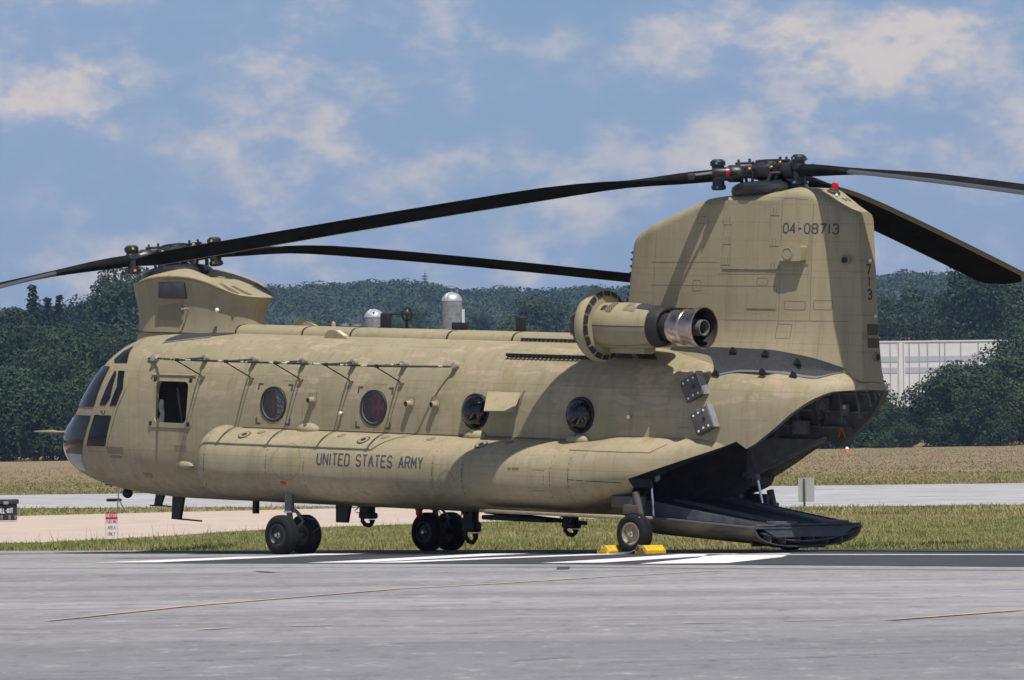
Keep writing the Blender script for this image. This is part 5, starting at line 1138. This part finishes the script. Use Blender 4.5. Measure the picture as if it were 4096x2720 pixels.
def point_in(l, d, polys):
    ins = np.zeros(len(l), bool)
    for P in polys:
        P = np.array(P); x, y = P[:, 0], P[:, 1]; c = np.zeros(len(l), bool); j = len(P) - 1
        for i in range(len(P)):
            c ^= ((y[i] > d) != (y[j] > d)) & (l < (x[j] - x[i]) * (d - y[i]) / (y[j] - y[i] + 1e-12) + x[i]); j = i
        ins |= c
    return ins
TRACKP = [[(-30, 134), (-9.0, 134), (-7.4, 140), (-6.2, 147), (-5.0, 152), (-2, 158), (1.2, 163), (2.2, 170), (2.0, 177), (.2, 184), (-1.5, 190), (-2.2, 196), (-4, 196), (-9, 190), (-13, 184), (-18, 177), (-24, 170), (-30, 163)]]
TAXIP = [[(5, 183), (60, 183), (70, 190), (100, 258), (-90, 258), (-80, 245), (-30, 215), (-6, 200), (0, 190)]]
def grass(name, d0, d1, lmax, n, h0, h1, w, label, mm=None):
    u = RNG.random(n); d = d0 + (d1 - d0) * u ** 1.25; l = (RNG.random(n) * 2 - 1) * lmax * (d / 110.)
    wx = CAM_LOC.x + RH.x * l + VH.x * d; wy = CAM_LOC.y + RH.y * l + VH.y * d
    ok = (wy < EDGE + .05 + .10 * np.sin(wx * 3.1) * np.sin(wx * 1.7)) & ~point_in(l, d, TRACKP) & ~point_in(l, d, TAXIP); l, d, wx, wy = l[ok], d[ok], wx[ok], wy[ok]; n = len(l)
    z = np.array([terr(a, b) for a, b in zip(d, l)]) - .03
    h = h0 + (h1 - h0) * RNG.random(n) ** 2.2; cl = .5 + .5 * np.sin(l * 2.3 + 1.7 * np.sin(d * .9)) * np.sin(d * 1.3 + l); h *= .55 + .75 * cl
    edge = np.exp(-(EDGE - wy) / .5); h *= 1 + .8 * edge * RNG.random(n)
    a = RNG.random(n) * 2 * np.pi; ww = w * (.6 + .8 * RNG.random(n)); lean = h * (.15 + .5 * RNG.random(n)); b = RNG.random(n) * 2 * np.pi
    V = np.zeros((n, 3, 3)); V[:, 0] = np.stack([l - np.cos(a) * ww, d - np.sin(a) * ww, z], 1); V[:, 1] = np.stack([l + np.cos(a) * ww, d + np.sin(a) * ww, z], 1); V[:, 2] = np.stack([l + lean * np.cos(b), d + lean * np.sin(b), z + h], 1)
    me = bpy.data.meshes.new(name); me.vertices.add(3 * n); me.vertices.foreach_set('co', V.reshape(-1)); me.loops.add(3 * n); me.loops.foreach_set('vertex_index', np.arange(3 * n, dtype=np.int32)); me.polygons.add(n); me.polygons.foreach_set('loop_start', np.arange(0, 3 * n, 3, dtype=np.int32)); me.update(calc_edges=True)
    o = link(name, me, mm or M_BLADES); o.matrix_world = GM; tag(o, label, 'grass', kind='stuff'); return o
grass('verge_grass', 103.5, 170, 11.0, 260000, .02, .085, .011, 'rough green and straw coloured grass verge behind the pad')
grass('meadow_grass', 165, 330, 11.0, 150000, .03, .12, .020, 'green and tan grass strips beside the far taxiway')
grass('field_grass', 258, 760, 11.0, 90000, .03, .10, .045, 'dry brown grass field rising to the far tree line', M_BLADESF)
grass('tall_weeds', 112, 172, 11.0, 5200, .12, .30, .006, 'scattered tall seeding weeds standing in the verge grass')
# ---------------------------------------------------------------- trees
def mat_leaf(name, dark, light, tint):
    m = bpy.data.materials.new(name); m.use_nodes = True; MATS[name] = m; t = NT(m); o = t.obj(); n = t.noise(o, .55 if 'far' not in name else .10, 4, .6); r = t.n('ShaderNodeObjectInfo').outputs['Random']
    col = t.mix(t.rng(n, .40, .60), dark, light); col = t.mix(t.m('MULTIPLY', t.rng(r, .55, 1.0), .5), col, tint); hs = t.n('ShaderNodeHueSaturation'); t.l(col, hs.inputs['Color']); t.l(t.rng(r, 0, 1, .75, 1.2), hs.inputs['Value'])
    t.l(hs.outputs[0], t.b.inputs['Base Color']); t.b.inputs['Roughness'].default_value = .65; t.b.inputs['Specular IOR Level'].default_value = .2
    t.b.inputs['Transmission Weight'].default_value = 0; return m
M_LEAF = mat_leaf('leaf_green', (.015, .031, .012), (.041, .068, .022), (.048, .056, .023)); M_LEAFD = mat_leaf('leaf_dark', (.013, .027, .012), (.026, .046, .018), (.030, .042, .018)); M_NEEDLE = mat_leaf('needle_dark', (.010, .022, .012), (.020, .036, .017), (.018, .030, .014)); M_BARK = mat('bark', (.07, .055, .04), .9, vary=.3)
def quads(P, Nn, size, name, jit=.5):
    """leaf-spray quads at P facing roughly along Nn"""
    n = len(P); Nn = Nn + jit * RNG.normal(size=(n, 3)); Nn /= np.linalg.norm(Nn, axis=1)[:, None] + 1e-9
    r = RNG.normal(size=(n, 3)); U = np.cross(Nn, r); U /= np.linalg.norm(U, axis=1)[:, None] + 1e-9; W = np.cross(Nn, U); s = (size * (.55 + .9 * RNG.random(n)))[:, None]; q = (.55 + .5 * RNG.random(n))[:, None]
    V = np.stack([P - U * s, P + W * s * q * .8 - U * s * .1, P + U * s, P - W * s * q], 1).reshape(-1, 3)
    me = bpy.data.meshes.new(name); me.vertices.add(4 * n); me.vertices.foreach_set('co', V.reshape(-1)); me.loops.add(4 * n); me.loops.foreach_set('vertex_index', np.arange(4 * n, dtype=np.int32)); me.polygons.add(n); me.polygons.foreach_set('loop_start', np.arange(0, 4 * n, 4, dtype=np.int32)); me.update(calc_edges=True); return me
def crown_points(n, H, W, lobes, base):
    P = []; N_ = []
    for k in range(lobes):
        a = RNG.random() * 2 * np.pi; zz = base + (H - base) * (.15 + .80 * RNG.random()); env = math.sin(math.pi * min(1, max(.08, (zz - base * .6) / (H - base * .55)))) ** .6
        rr = W * .5 * env * (.25 + .55 * RNG.random()); c = np.array([math.cos(a) * rr, math.sin(a) * rr, zz]); R = W * (.15 + .12 * RNG.random())
        m = n // lobes; d = RNG.normal(size=(m, 3)); d /= np.linalg.norm(d, axis=1)[:, None]; d[:, 2] = d[:, 2] * .8 + .12; rad = R * (.72 + .36 * RNG.random(m) ** .5)
        P.append(c + d * rad[:, None] * np.array([1.1, 1.1, .8])); N_.append(d + np.array([0, 0, .25]))
    return np.concatenate(P), np.concatenate(N_)
def trunk_mesh(H, r, name, limbs=5):
    mb = MB(); mb.tube([(0, 0, -.4), (0.1, 0, H * .25), (.0, .15, H * .55), (.1, .1, H * .8)], [r * 1.3, r, r * .7, r * .25], 8)
    for k in range(limbs):
        a = 2.4 * k; z = H * (.28 + .08 * k); L = H * .3; mb.tube([(0, 0, z), (L * .5 * math.cos(a), L * .5 * math.sin(a), z + L * .35), (L * math.cos(a), L * math.sin(a), z + L * .8)], [r * .5, r * .35, r * .1], 6)
    me = mb.mesh(name); smooth(me, 60); me.materials.append(M_BARK); return me
def tree_proto(kind):
    if kind == 'spruce':
        H, W = 15., 7.6; P = []; N_ = []
        for k in range(30):
            z = 1.2 + (H - 1.4) * k / 29; R = (W * .5 * (1 - (z / H)) ** .7 + .25) * RNG.uniform(.7, 1.1); nb = 6
            for b in range(nb):
                a = 2 * math.pi * b / nb + k * .7; m = max(6, int(26 * R / 2.6)); t_ = RNG.random(m) ** .8; L = R * (.5 + .75 * RNG.random())
                P.append(np.stack([np.cos(a) * t_ * L, np.sin(a) * t_ * L, z - .35 * t_ * L + .1 * RNG.normal(size=m)], 1)); N_.append(np.tile([0, 0, 1.], (m, 1)))
        me = quads(np.concatenate(P), np.concatenate(N_), .26, 'crown', .8); me.materials.append(M_NEEDLE); return me, trunk_mesh(H, .22, 'trunk', 0), H
    H, W, n, lobes, base, s, m = {'broad': (10., 9., 11000, 34, .4, .17, M_LEAF), 'round': (8.5, 8.5, 9000, 28, .1, .165, M_LEAF), 'tall': (14., 9., 11000, 34, 1.5, .19, M_LEAFD), 'loose': (16., 11., 8000, 26, 4.0, .21, M_LEAFD), 'bush': (5.0, 6.5, 6000, 20, -.3, .15, M_LEAF), 'oak': (12.5, 12., 13000, 40, .8, .19, M_LEAFD)}[kind]
    P, N_ = crown_points(n, H, W, lobes, base); me = quads(P, N_, s, 'crown'); me.materials.append(m); return me, trunk_mesh(H, .16 + H * .012, 'trunk'), H
PROT = {k: [tree_proto(k) for _ in range(2 if k not in ('spruce',) else 1)] for k in ('broad', 'round', 'tall', 'loose', 'bush', 'oak', 'spruce')}
KIND = {'broad': 'broad bushy-crowned', 'round': 'small round-crowned', 'tall': 'tall narrow dark-leaved', 'loose': '', 'bush': 'low spreading shrubby', 'oak': 'wide heavy-crowned dark', 'spruce': ''}
NAME = {'broad': 'bushy_tree', 'round': 'round_tree', 'tall': 'tall_tree', 'loose': 'crown_tree', 'bush': 'shrub_tree', 'oak': 'oak_tree', 'spruce': 'spruce_tree'}
def tree(kind, d, l, sc, label, group, name, sink=0., squash=1.):
    px = (l / d + .0034) * 17165 + 1180.5
    if 2010 < px < 2135 and d < 1000: sc *= .58
    label = KIND[kind] + ' ' + label; name = NAME[kind] if name != 'spruce_tree' and name != 'crown_tree' else name
    cm, tm, H = random.choice(PROT[kind]); o = empty(name, field((l, d, terr(d, l) - sink)), (0, 0, random.random() * 6.28)); o.scale = (sc, sc, sc * squash)
    tag(o, label.strip(), 'tree', group); link('trunk', tm, None, o); link('crown', cm, None, o); return o
PXM = lambda d: 17165. / d      # photo widths per metre, for spacing only
# front wood at the far edge of the field
FRONT = 'tree at the front of the wood beyond the field'; SLOPE = 'tree on the wooded slope behind the front trees'; BACK = 'tree along the upper edge of the wood'
for row, (d0, lo, hi, step, s0, s1, kinds) in enumerate(((784, -78, 80, 3.2, .75, 1.1, ('bush', 'round', 'bush')), (800, -80, 82, 5.4, .85, 1.1, ('round', 'broad')), (822, -82, 86, 6.0, .95, 1.2, ('broad', 'round')))):
    l = lo
    while l < hi:
        h = 1.0 if l < 0 else .92
        tree(random.choice(kinds), d0 + random.uniform(-5, 5), l, random.uniform(s0, s1) * h, FRONT, 'trees at the front of the wood', 'wood_edge_tree', .7); l += step * random.uniform(.75, 1.2)
for d0, lo, hi, step, s0, s1, kinds in ((850, -84, -26, 6.2, .85, 1.05, ('broad', 'oak', 'round')), (885, -88, -28, 6.6, .9, 1.1, ('broad', 'oak')), (925, -92, -30, 6.8, .9, 1.1, ('broad', 'oak', 'tall')), (852, 36, 90, 6.4, .75, .95, ('broad', 'round')), (890, 58, 94, 6.6, .85, 1.0, ('broad', 'oak'))):
    l = lo
    while l < hi: tree(random.choice(kinds), d0 + random.uniform(-7, 7), l, random.uniform(s0, s1), SLOPE, 'trees on the wooded slope', 'slope_tree'); l += step * random.uniform(.75, 1.2)
for d0, lo, hi, step, s0, s1, kinds in ((1080, -104, 110, 8.2, .85, 1.1, ('tall', 'oak')), (1150, -110, 116, 8.6, .9, 1.15, ('tall', 'oak', 'broad')), (1230, -116, 122, 9.5, .9, 1.1, ('tall', 'oak'))):
    l = lo
    while l < hi:
        k = .9 + .28 * max(0, min(1, (l - 40) / 30)) + .10 * math.exp(-((l + 60) / 14) ** 2) - .52 * math.exp(-((l + 3) / 32.) ** 4)
        tree(random.choice(kinds), d0 + random.uniform(-14, 14), l, random.uniform(s0, s1) * k, BACK, 'tall trees along the upper wood', 'upper_wood_tree'); l += step * random.uniform(.7, 1.2)
def lat(px, d): return ((px - 1180.5) / 17165. - .0034) * d
tree('spruce', 1140, lat(77, 1140), 1.25, 'dark spruce with a full pointed top above the wood', None, 'spruce_tree'); tree('spruce', 1150, lat(110, 1150), 1.12, 'thin dark spruce beside the full pointed spruce', None, 'spruce_tree'); tree('spruce', 1145, lat(136, 1145), 1.14, 'ragged dark spruce standing beside a thin spruce', None, 'spruce_tree')
tree('loose', 1100, lat(255, 1100), 1.18, 'tall loose-crowned tree with sky gaps near the helicopter nose', None, 'crown_tree'); tree('loose', 1105, lat(300, 1105), 1.26, 'tallest loose-crowned tree beside the front rotor pylon', None, 'crown_tree'); tree('loose', 1110, lat(215, 1110), 1.0, 'lower loose-crowned tree beside the tall pair', None, 'crown_tree')
tree('loose', 1060, lat(2270, 1060), 1.18, 'great spreading tree rising above the wood right of the tail', None, 'crown_tree'); tree('tall', 1065, lat(2330, 1065), 1.1, 'tree beside the great spreading tree', None, 'crown_tree')
for px, dd, s in ((720, 1390, 1.05), (745, 1400, 1.1), (690, 1400, .8), (640, 1380, .75), (915, 1530, 1.1), (985, 1560, .8), (1110, 1560, .8), (945, 1550, 1.0), (1195, 1330, 1.05), (1240, 1345, 1.15), (1225, 1340, 1.0), (1290, 1350, .85), (1335, 1330, .95), (1380, 1340, .85), (1420, 1350, .95)):
    tree(random.choice(('tall', 'oak', 'broad')), dd, lat(px, dd), s, 'tree standing near the farm silos', 'trees round the farm silos', 'farm_tree')
# ---------------------------------------------------------------- far wooded hills
def hill(name, d, top, lo, hi, m_, depth):
    xs = np.linspace(lo, hi, 60); prof = [(0, .0), (.25, .38), (.5, .70), (.8, .95), (1.0, 1.0), (1.4, .8)]; v = []; f = []
    for (t_, k) in prof:
        for x in xs: v.append((x, d + depth * (t_ - 1), 12 + (top(x) - 12) * k))
    n = len(xs)
    for i in range(len(prof) - 1):
        for k in range(n - 1): f.append((i * n + k, i * n + k + 1, (i + 1) * n + k + 1, (i + 1) * n + k))
    mb = MB(); mb.add(v, f); me = mb.mesh(name, False); smooth(me, 180); o = link(name, me, m_); o.matrix_world = GM; o['kind'] = 'structure'; return o
def htop(pts, d):
    xs = [lat(p[0], d) for p in pts]; zs = [1.27 + (1074.7 - .0116 * (p[0] - 1180) - p[1]) / PXM(d) for p in pts]; fn = pch(xs, zs); return fn
M_HILL = mat('hill_floor', (.022, .036, .014), .95)
HB = htop([(-400, 765), (0, 752), (190, 732), (330, 722), (600, 700), (700, 690), (800, 684), (900, 679), (985, 682), (1100, 697), (1200, 696), (1300, 694), (1460, 694), (1750, 672), (2020, 662), (2100, 660), (2200, 667), (2361, 657), (2800, 650)], 2900.)
hill('hill', 2900., HB, lat(-7000, 2900), lat(9000, 2900), M_HILL, 900.)
def far_wood():
    n = 2600; x = RNG.uniform(lat(-300, 2900), lat(2700, 2900), n); t_ = RNG.random(n) ** .6; prof = np.interp(t_, [0, .25, .5, .8, 1.0], [0, .38, .70, .95, 1.0]); top = np.array([HB(a) for a in x]); z = 12 + (top - 12) * prof; d = 2900 + 900 * (t_ - 1)
    P = []; N_ = []; m = 120
    for a, b, c in zip(x, d, z):
        R = RNG.uniform(2.4, 6.5); q = RNG.normal(size=(m, 3)); q /= np.linalg.norm(q, axis=1)[:, None]; q[:, 2] = abs(q[:, 2]); P.append(np.array([a, b, c - .5]) + q * R * np.array([1, 1, .85])); N_.append(q)
    me = quads(np.concatenate(P), np.concatenate(N_), .5, 'far_wood', .45); me.materials.append(M_LEAFFAR); o = link('far_wood', me, None); o.matrix_world = GM; tag(o, 'hazy blue-green wood covering the far hill', 'wood', kind='stuff')
M_LEAFFAR = mat_leaf('leaf_far', (.020, .040, .014), (.055, .090, .026), (.04, .065, .022)); far_wood()
def side_wood():
    P = []; N_ = []; m = 44
    for sgn, off in ((-1, 74), (1, 76)):
        for k in range(750):
            d = RNG.uniform(785, 1240); l = sgn * (off * d / 800 + RNG.uniform(0, 420)); h = RNG.uniform(6, 13); z = terr(d, l)
            for q_ in range(2):
                R = RNG.uniform(2.6, 4.6); q = RNG.normal(size=(m, 3)); q /= np.linalg.norm(q, axis=1)[:, None]; c = np.array([l + RNG.normal() * 1.2, d, z + (h - R if q_ else R * .8)]); P.append(c + q * R * np.array([1.1, 1.1, 1])); N_.append(q)
    me = quads(np.concatenate(P), np.concatenate(N_), .42, 'side_wood', .45); me.materials.append(M_LEAFD); o = link('side_wood', me, None); o.matrix_world = GM; tag(o, 'dense dark wood running on along the field beyond the single trees', 'wood', kind='stuff')
side_wood()
# ---------------------------------------------------------------- farm silos, mast, building
M_STAVE = mat('concrete_staves', (.22, .215, .205), .9, vary=.3, vscale=1.2, bump=.05); M_DOME = mat('galvanised_dome', (.55, .56, .56), .45, .6, vary=.12, vscale=1.5); M_PALE = mat('pale_chute', (.62, .62, .60), .7)
def silo(d, px, r, ztop, zbase, label, dome=True, name='silo'):
    l = lat(px, d); o = empty(name, field((l, d, zbase))); h = ztop - zbase - (r * .85 if dome else 0); tag(o, label, 'silo')
    mb = MB(); mb.lathe([(-3, r), (h, r), (h, r * .9), (h - .6, r * .88)], (0, 0, 0), (0, 0, 1), 30); part_(mb, 'stave_wall', M_STAVE, o)
    for k in range(int(h / .8)): q = MB(); q.lathe([(k * .8, r + .015), (k * .8 + .05, r + .04), (k * .8 + .1, r + .015)], (0, 0, 0), (0, 0, 1), 30, closed=True); part_(q, 'hoop', M_STAVE, o)
    if dome:
        q = MB(); q.lathe([(h, r * 1.02)] + [(h + r * .85 * math.sin(a), r * 1.02 * math.cos(a)) for a in np.linspace(.1, 1.5, 9)] + [(h + r * .87, .15), (h + r * .95, .12), (h + r * .95, 0)], (0, 0, 0), (0, 0, 1), 30); dm = part_(q, 'dome', M_DOME, o)
        for k in range(12):
            a = 2 * math.pi * k / 12; q = MB(); q.tube([((r * 1.03 * math.cos(e)) * math.cos(a), (r * 1.03 * math.cos(e)) * math.sin(a), h + r * .86 * math.sin(e)) for e in np.linspace(.02, 1.45, 8)], .03, 5); part_(q, 'rib', M_DOME, dm)
    return o
def part_(mb, nm, m, par): return mb.build(nm, m, par, 40)
SD = 1500.
s1 = silo(SD, 1043, 2.05, 36.4, 12, 'tall grey stave silo with a ribbed metal dome'); q = MB(); q.box((RH.x * 2.1, RH.y * 2.1, 8), (.9, .9, 26), rot=(0, 0, math.atan2(RH.y, RH.x))); part_(q, 'feed_chute', M_PALE, s1)
s2 = silo(SD, 863, 1.95, 33.2, 12, 'shorter grey silo with a pale dome and a small dark hatch'); q = MB(); p_ = -VH * 1.75 + RH * .0; q.box((p_.x, p_.y, 33.2 - 12 - .75), (.35, .35, .35)); part_(q, 'hatch', M_BLACK, s2)
silo(SD, 793, 1.05, 30.4, 12, 'small roofless concrete silo left of its twin', False); silo(SD, 822, 1.05, 30.3, 12, 'small roofless concrete silo next to the pale-domed silo', False)
md = 2860.; mz = HB(lat(981, md)); o = empty('radio_mast', field((lat(981, md), md, mz - 4))); tag(o, 'slim lattice radio mast on the crest of the far hill', 'mast')
q = MB()
for a in range(3): q.tube([(.7 * math.cos(2.1 * a), .7 * math.sin(2.1 * a), 0), (.35 * math.cos(2.1 * a), .35 * math.sin(2.1 * a), 12)], .09, 5)
for z in np.arange(1, 12, 1.2): q.tube([(.6, 0, z), (-.3, .5, z + .6), (-.3, -.5, z + 1.1), (.6, 0, z + 1.2)], .05, 4)
part_(q, 'lattice', M_STRUT, o)
for z in (8.5, 9.6, 10.6): q = MB(); q.box((0, 0, z), (1.9, 1.6, .5)); part_(q, 'aerial_panel', M_WALKEDGE, o)
def building():
    d = 1000.; l0, l1 = lat(2015, d), lat(2420, d); zb, zt = 6.0, 17.3; w = l1 - l0; o = empty('warehouse', field(((l0 + l1) / 2, d, zb))); o.rotation_euler = (0, 0, math.atan2(RH.y, RH.x)); tag(o, 'large pale panelled warehouse with grey bands among the trees', 'building')
    mb = MB(); mb.box((0, 6, (zt - zb) / 2), (w, 12, zt - zb)); part_(mb, 'wall', M_WPANEL, o); mb = MB(); mb.box((0, 6, zt - zb + .1), (w + .2, 12.2, .2)); part_(mb, 'roof', M_WPANEL, o)
    for z in (9.05, 7.55, 4.2): q = MB(); q.box((0, -.03, z), (w - .1, .05, .75)); part_(q, 'grey_band', M_WBAND, o)
    for px in (2052, 2071, 2082, 2096, 2119, 2138, 2166, 2178, 2215, 2255, 2300, 2345): q = MB(); q.box((lat(px, d) - (l0 + l1) / 2, -.06, (zt - zb) / 2), (.12, .06, zt - zb)); part_(q, 'downpipe', M_WSEAM, o)
    q = MB(); q.box((lat(2077, d) - (l0 + l1) / 2, -.05, (zt - zb) / 2), (1.0, .08, zt - zb - .1)); part_(q, 'stair_panel', M_WPANEL, o)
M_WPANEL = mat('wall_panel_white', (.66, .645, .62), .7, vary=.06, vscale=.5); M_WBAND = mat('wall_band_grey', (.42, .43, .47), .7); M_WSEAM = mat('seam_grey', (.30, .31, .33), .7); building()
def house(d, px, zb, w, label, roofcol):
    o = empty('farm_house', field((lat(px, d), d, zb))); o.rotation_euler = (0, 0, math.atan2(RH.y, RH.x) + .2); tag(o, label, 'house')
    mb = MB(); mb.box((0, 0, 1.5), (w, 5, 5.0)); part_(mb, 'wall', M_WPANEL, o); mb = MB(); mb.prism([(-w / 2 - .3, -3.0, 3.9), (-w / 2 - .3, 3.0, 3.9), (-w / 2 - .3, 0, 6.2)], (w + .6, 0, 0)); r = part_(mb, 'roof', roofcol, o); q = MB(); q.box((w * .25, .6, 6.2), (.6, .6, 1.6)); part_(q, 'chimney', M_BRICK, r)
    for x in (-w * .3, 0, w * .3):
        for z in (1.4, 3.0): q = MB(); q.box((x, -2.53, z), (.8, .08, 1.1)); wn = part_(q, 'window', M_WBAND, o); q = MB(); q.box((x, -2.58, z), (.62, .04, .92)); part_(q, 'pane', M_GDARK, wn)
M_BRICK = mat('brick_red', (.30, .10, .07), .85, vary=.2); M_SLATE = mat('slate_grey', (.10, .10, .115), .8)
house(1120., 2044, 13.9, 7., 'white house with a red roof glimpsed between trees above the warehouse', M_BRICK); house(1130., 2215, 13.6, 8., 'white house with a grey roof mostly hidden by trees', M_SLATE); house(1010., 322, 12.5, 6., 'small dark-roofed house half hidden in the slope trees', M_SLATE)
# ---------------------------------------------------------------- things on the airfield
def frame_at(d, l, dz=0.): return field((l, d, terr(d, l) + dz))
YAW = math.atan2(RH.y, RH.x)
# fuelling sign
M_SIGNW = mat('sign_white', (.74, .72, .72), .5, vary=.05, vscale=20); M_SIGNR = mat('sign_red', (.42, .02, .035), .5); M_WOOD = mat('weathered_post', (.16, .13, .10), .9, vary=.3, vscale=12)
so_ = empty('fuelling_sign', frame_at(134.0, -7.70, -.03), (0, 0, YAW + .04)); tag(so_, 'small red and white no-taxi fuelling sign standing in the grass', 'sign')
mb = MB(); mb.box((.01, .03, .27), (.07, .04, .62), bev=.005); part_(mb, 'post', M_WOOD, so_)
def plate(w, h, r, y, t, z0, m, nm, par):
    P = rect(-w / 2, w / 2, z0, z0 + h, r, 4); q = MB(); q.prism([(x, y, z) for x, z in P], (0, t, 0)); return part_(q, nm, m, par)
pl = plate(.215, .485, .018, 0, .006, .055, M_SIGNR, 'sign_plate', so_); plate(.203, .35, .012, -.002, .002, .062, M_SIGNW, 'white_panel', pl)
for txt, z, col, h_, w_ in (('NO', .455, M_SIGNW, .062, .028), ('TAXI', .455, M_SIGNW, .062, .024), ('FUELING', .345, M_SIGNR, .058, .0175), ('AREA', .235, M_SIGNR, .058, .026), ('ONLY', .125, M_SIGNR, .058, .026)):
    gap = .010; n = len(txt); iw = .006; tw = sum((iw if c_ == 'I' else w_) for c_ in txt) + gap * (n - 1); u0 = -tw / 2
    if txt == 'NO': u0 = -.090
    if txt == 'TAXI': u0 = -.006
    lettering(txt, lambda u, v, u0=u0, z=z: (u0 + u, -.0035, z + v), w_, h_, gap, .0085, 'lettering', col, pl, iw=iw)
# spill kit bin
bn = empty('spill_kit_bin', frame_at(171.5, -12.52, .01), (0, 0, YAW + .12)); tag(bn, 'black lidded plastic spill kit bin at the track edge', 'bin')
M_BIN = mat('black_polythene', (.022, .023, .028), .38, vary=.3, vscale=5); M_CHALK = mat('white_stencil', (.62, .64, .66), .8, vary=.3, vscale=30)
mb = MB(); mb.box((0, 0, .19), (.96, .6, .38), bev=.03); body = part_(mb, 'bin_body', M_BIN, bn)
for k in range(9): q = MB(); q.box((-.44 + k * .11, -.305, .17), (.05, .03, .30), bev=.008); part_(q, 'rib', M_BIN, body)
mb = MB(); mb.box((0, -.01, .43), (1.04, .68, .11), bev=.03); lid = part_(mb, 'lid', M_BIN, bn); q = MB(); q.box((.22, -.355, .40), (.12, .03, .07), bev=.01); part_(q, 'latch', M_RIM, lid)
for word, us in (('SPILL', 0.), ('KIT', .285)): lettering(word, lambda u, v, us=us: (-.03 + u + us, -.3225, .17 + v), .036, .105, .015, .018, 'lettering', M_CHALK, body, iw=.02)
lettering('-', lambda u, v: (.205 + u, -.3225, .17 + v), .036, .105, 0, .016, 'lettering', M_CHALK, body)
for x in (-.1, .12, .3, .44): q = MB(); q.box((x, -.3215, .07), (.05, .004, .10)); part_(q, 'paint_smear', M_WALKEDGE, body)
# old tyre, rear of a road sign, marker, chocks
ty = MB(); ty.lathe([(-.05, .22), (-.06, .30), (-.04, .37), (0, .385), (.04, .37), (.06, .30), (.05, .22)], (0, 0, .05), (0, 0, 1), 32, closed=True); t_o = ty.build('loose_tyre', M_RUBBER, None); t_o.location = frame_at(224., -12.79, .0); t_o.scale = (.62, .62, .75); tag(t_o, 'flat black tyre lying at the edge of the far taxiway', 'tyre')
bs = empty('taxiway_sign', frame_at(184.5, 6.62, -.02), (0, 0, YAW)); tag(bs, 'blank grey back of a small sign on a green post beyond the ramp', 'sign'); mb = MB(); mb.box((-.05, .0, .32), (.055, .04, .75), bev=.006)
M_POSTG = mat('green_post', (.035, .065, .045), .6); M_SIGNB = mat('sign_back_grey', (.33, .335, .31), .55)
mb.build('post', M_POSTG, bs, 40); plate(.40, .60, .04, .03, .006, .12, M_SIGNB, 'sign_plate', bs)
mk = empty('runway_marker', frame_at(640., lat(1950, 640), 0)); tag(mk, 'tiny orange and white marker cone at the crest of the field', 'marker'); q = MB(); q.lathe([(0, .22), (.3, .17)], (0, 0, 0), (0, 0, 1), 14)
M_CONE = mat('cone_orange', (.75, .13, .05), .6); q.build('orange_base', M_CONE, mk, 40); q = MB(); q.lathe([(.3, .17), (.47, .10), (.48, 0)], (0, 0, 0), (0, 0, 1), 14); q.build('white_top', M_WHITE, mk, 40)
def chock(x, y, label):
    o = empty('wheel_chock', (x, y, .004)); tag(o, label, 'chock'); q = MB(); L = .42
    pr = [(-.11, 0), (.11, 0), (.11, .045), (.045, .12), (-.045, .12), (-.11, .045)]; q.prism([(a, L / 2, b) for a, b in pr], (0, -L, 0)); bm_ = q.build('chock_block', M_CHOCK, o, 30)
    q = MB(); q.tube([(-.07, L / 2 + .012, .03), (-.04, L / 2 + .02, .11), (.03, L / 2 + .02, .12), (.08, L / 2 + .015, .04)], .012, 6); q.build('rope_loop', M_ROPE, o, 60); return o
M_CHOCK = mat('chock_yellow', (.72, .42, .02), .65, vary=.35, vscale=16); M_ROPE = mat('grey_rope', (.20, .18, .16), .9)
c1 = chock(-6.50, 1.80, 'yellow wheel chock wedged ahead of the aft wheel, toward the nose'); c2 = chock(-7.22, 1.80, 'yellow wheel chock wedged behind the aft wheel, toward the ramp'); q = MB(); q.tube([(-.15, .235, .02), (-.35, .25, .012), (-.55, .235, .02), (-.62, .23, .05)], .011, 6); q.build('linking_rope', M_ROPE, c1, 60)
# ---------------------------------------------------------------- air
mb = MB(); mb.box((0, 1300, 49), (2600, 4300, 102)); hz = mb.build('haze', None, None, 180); hz.matrix_world = GM; hz.data.materials.clear(); tag(hz, 'thin blue summer haze over the airfield', 'haze', kind='stuff')
hm = bpy.data.materials.new('haze_air'); hm.use_nodes = True; hm.node_tree.nodes.clear(); ho = hm.node_tree.nodes.new('ShaderNodeOutputMaterial'); hv = hm.node_tree.nodes.new('ShaderNodeVolumePrincipled'); hm.node_tree.links.new(hv.outputs[0], ho.inputs['Volume']); hv.inputs['Color'].default_value = (.40, .62, 1.0, 1); hv.inputs['Density'].default_value = .00008; hv.inputs['Anisotropy'].default_value = .1; hz.data.materials.append(hm)
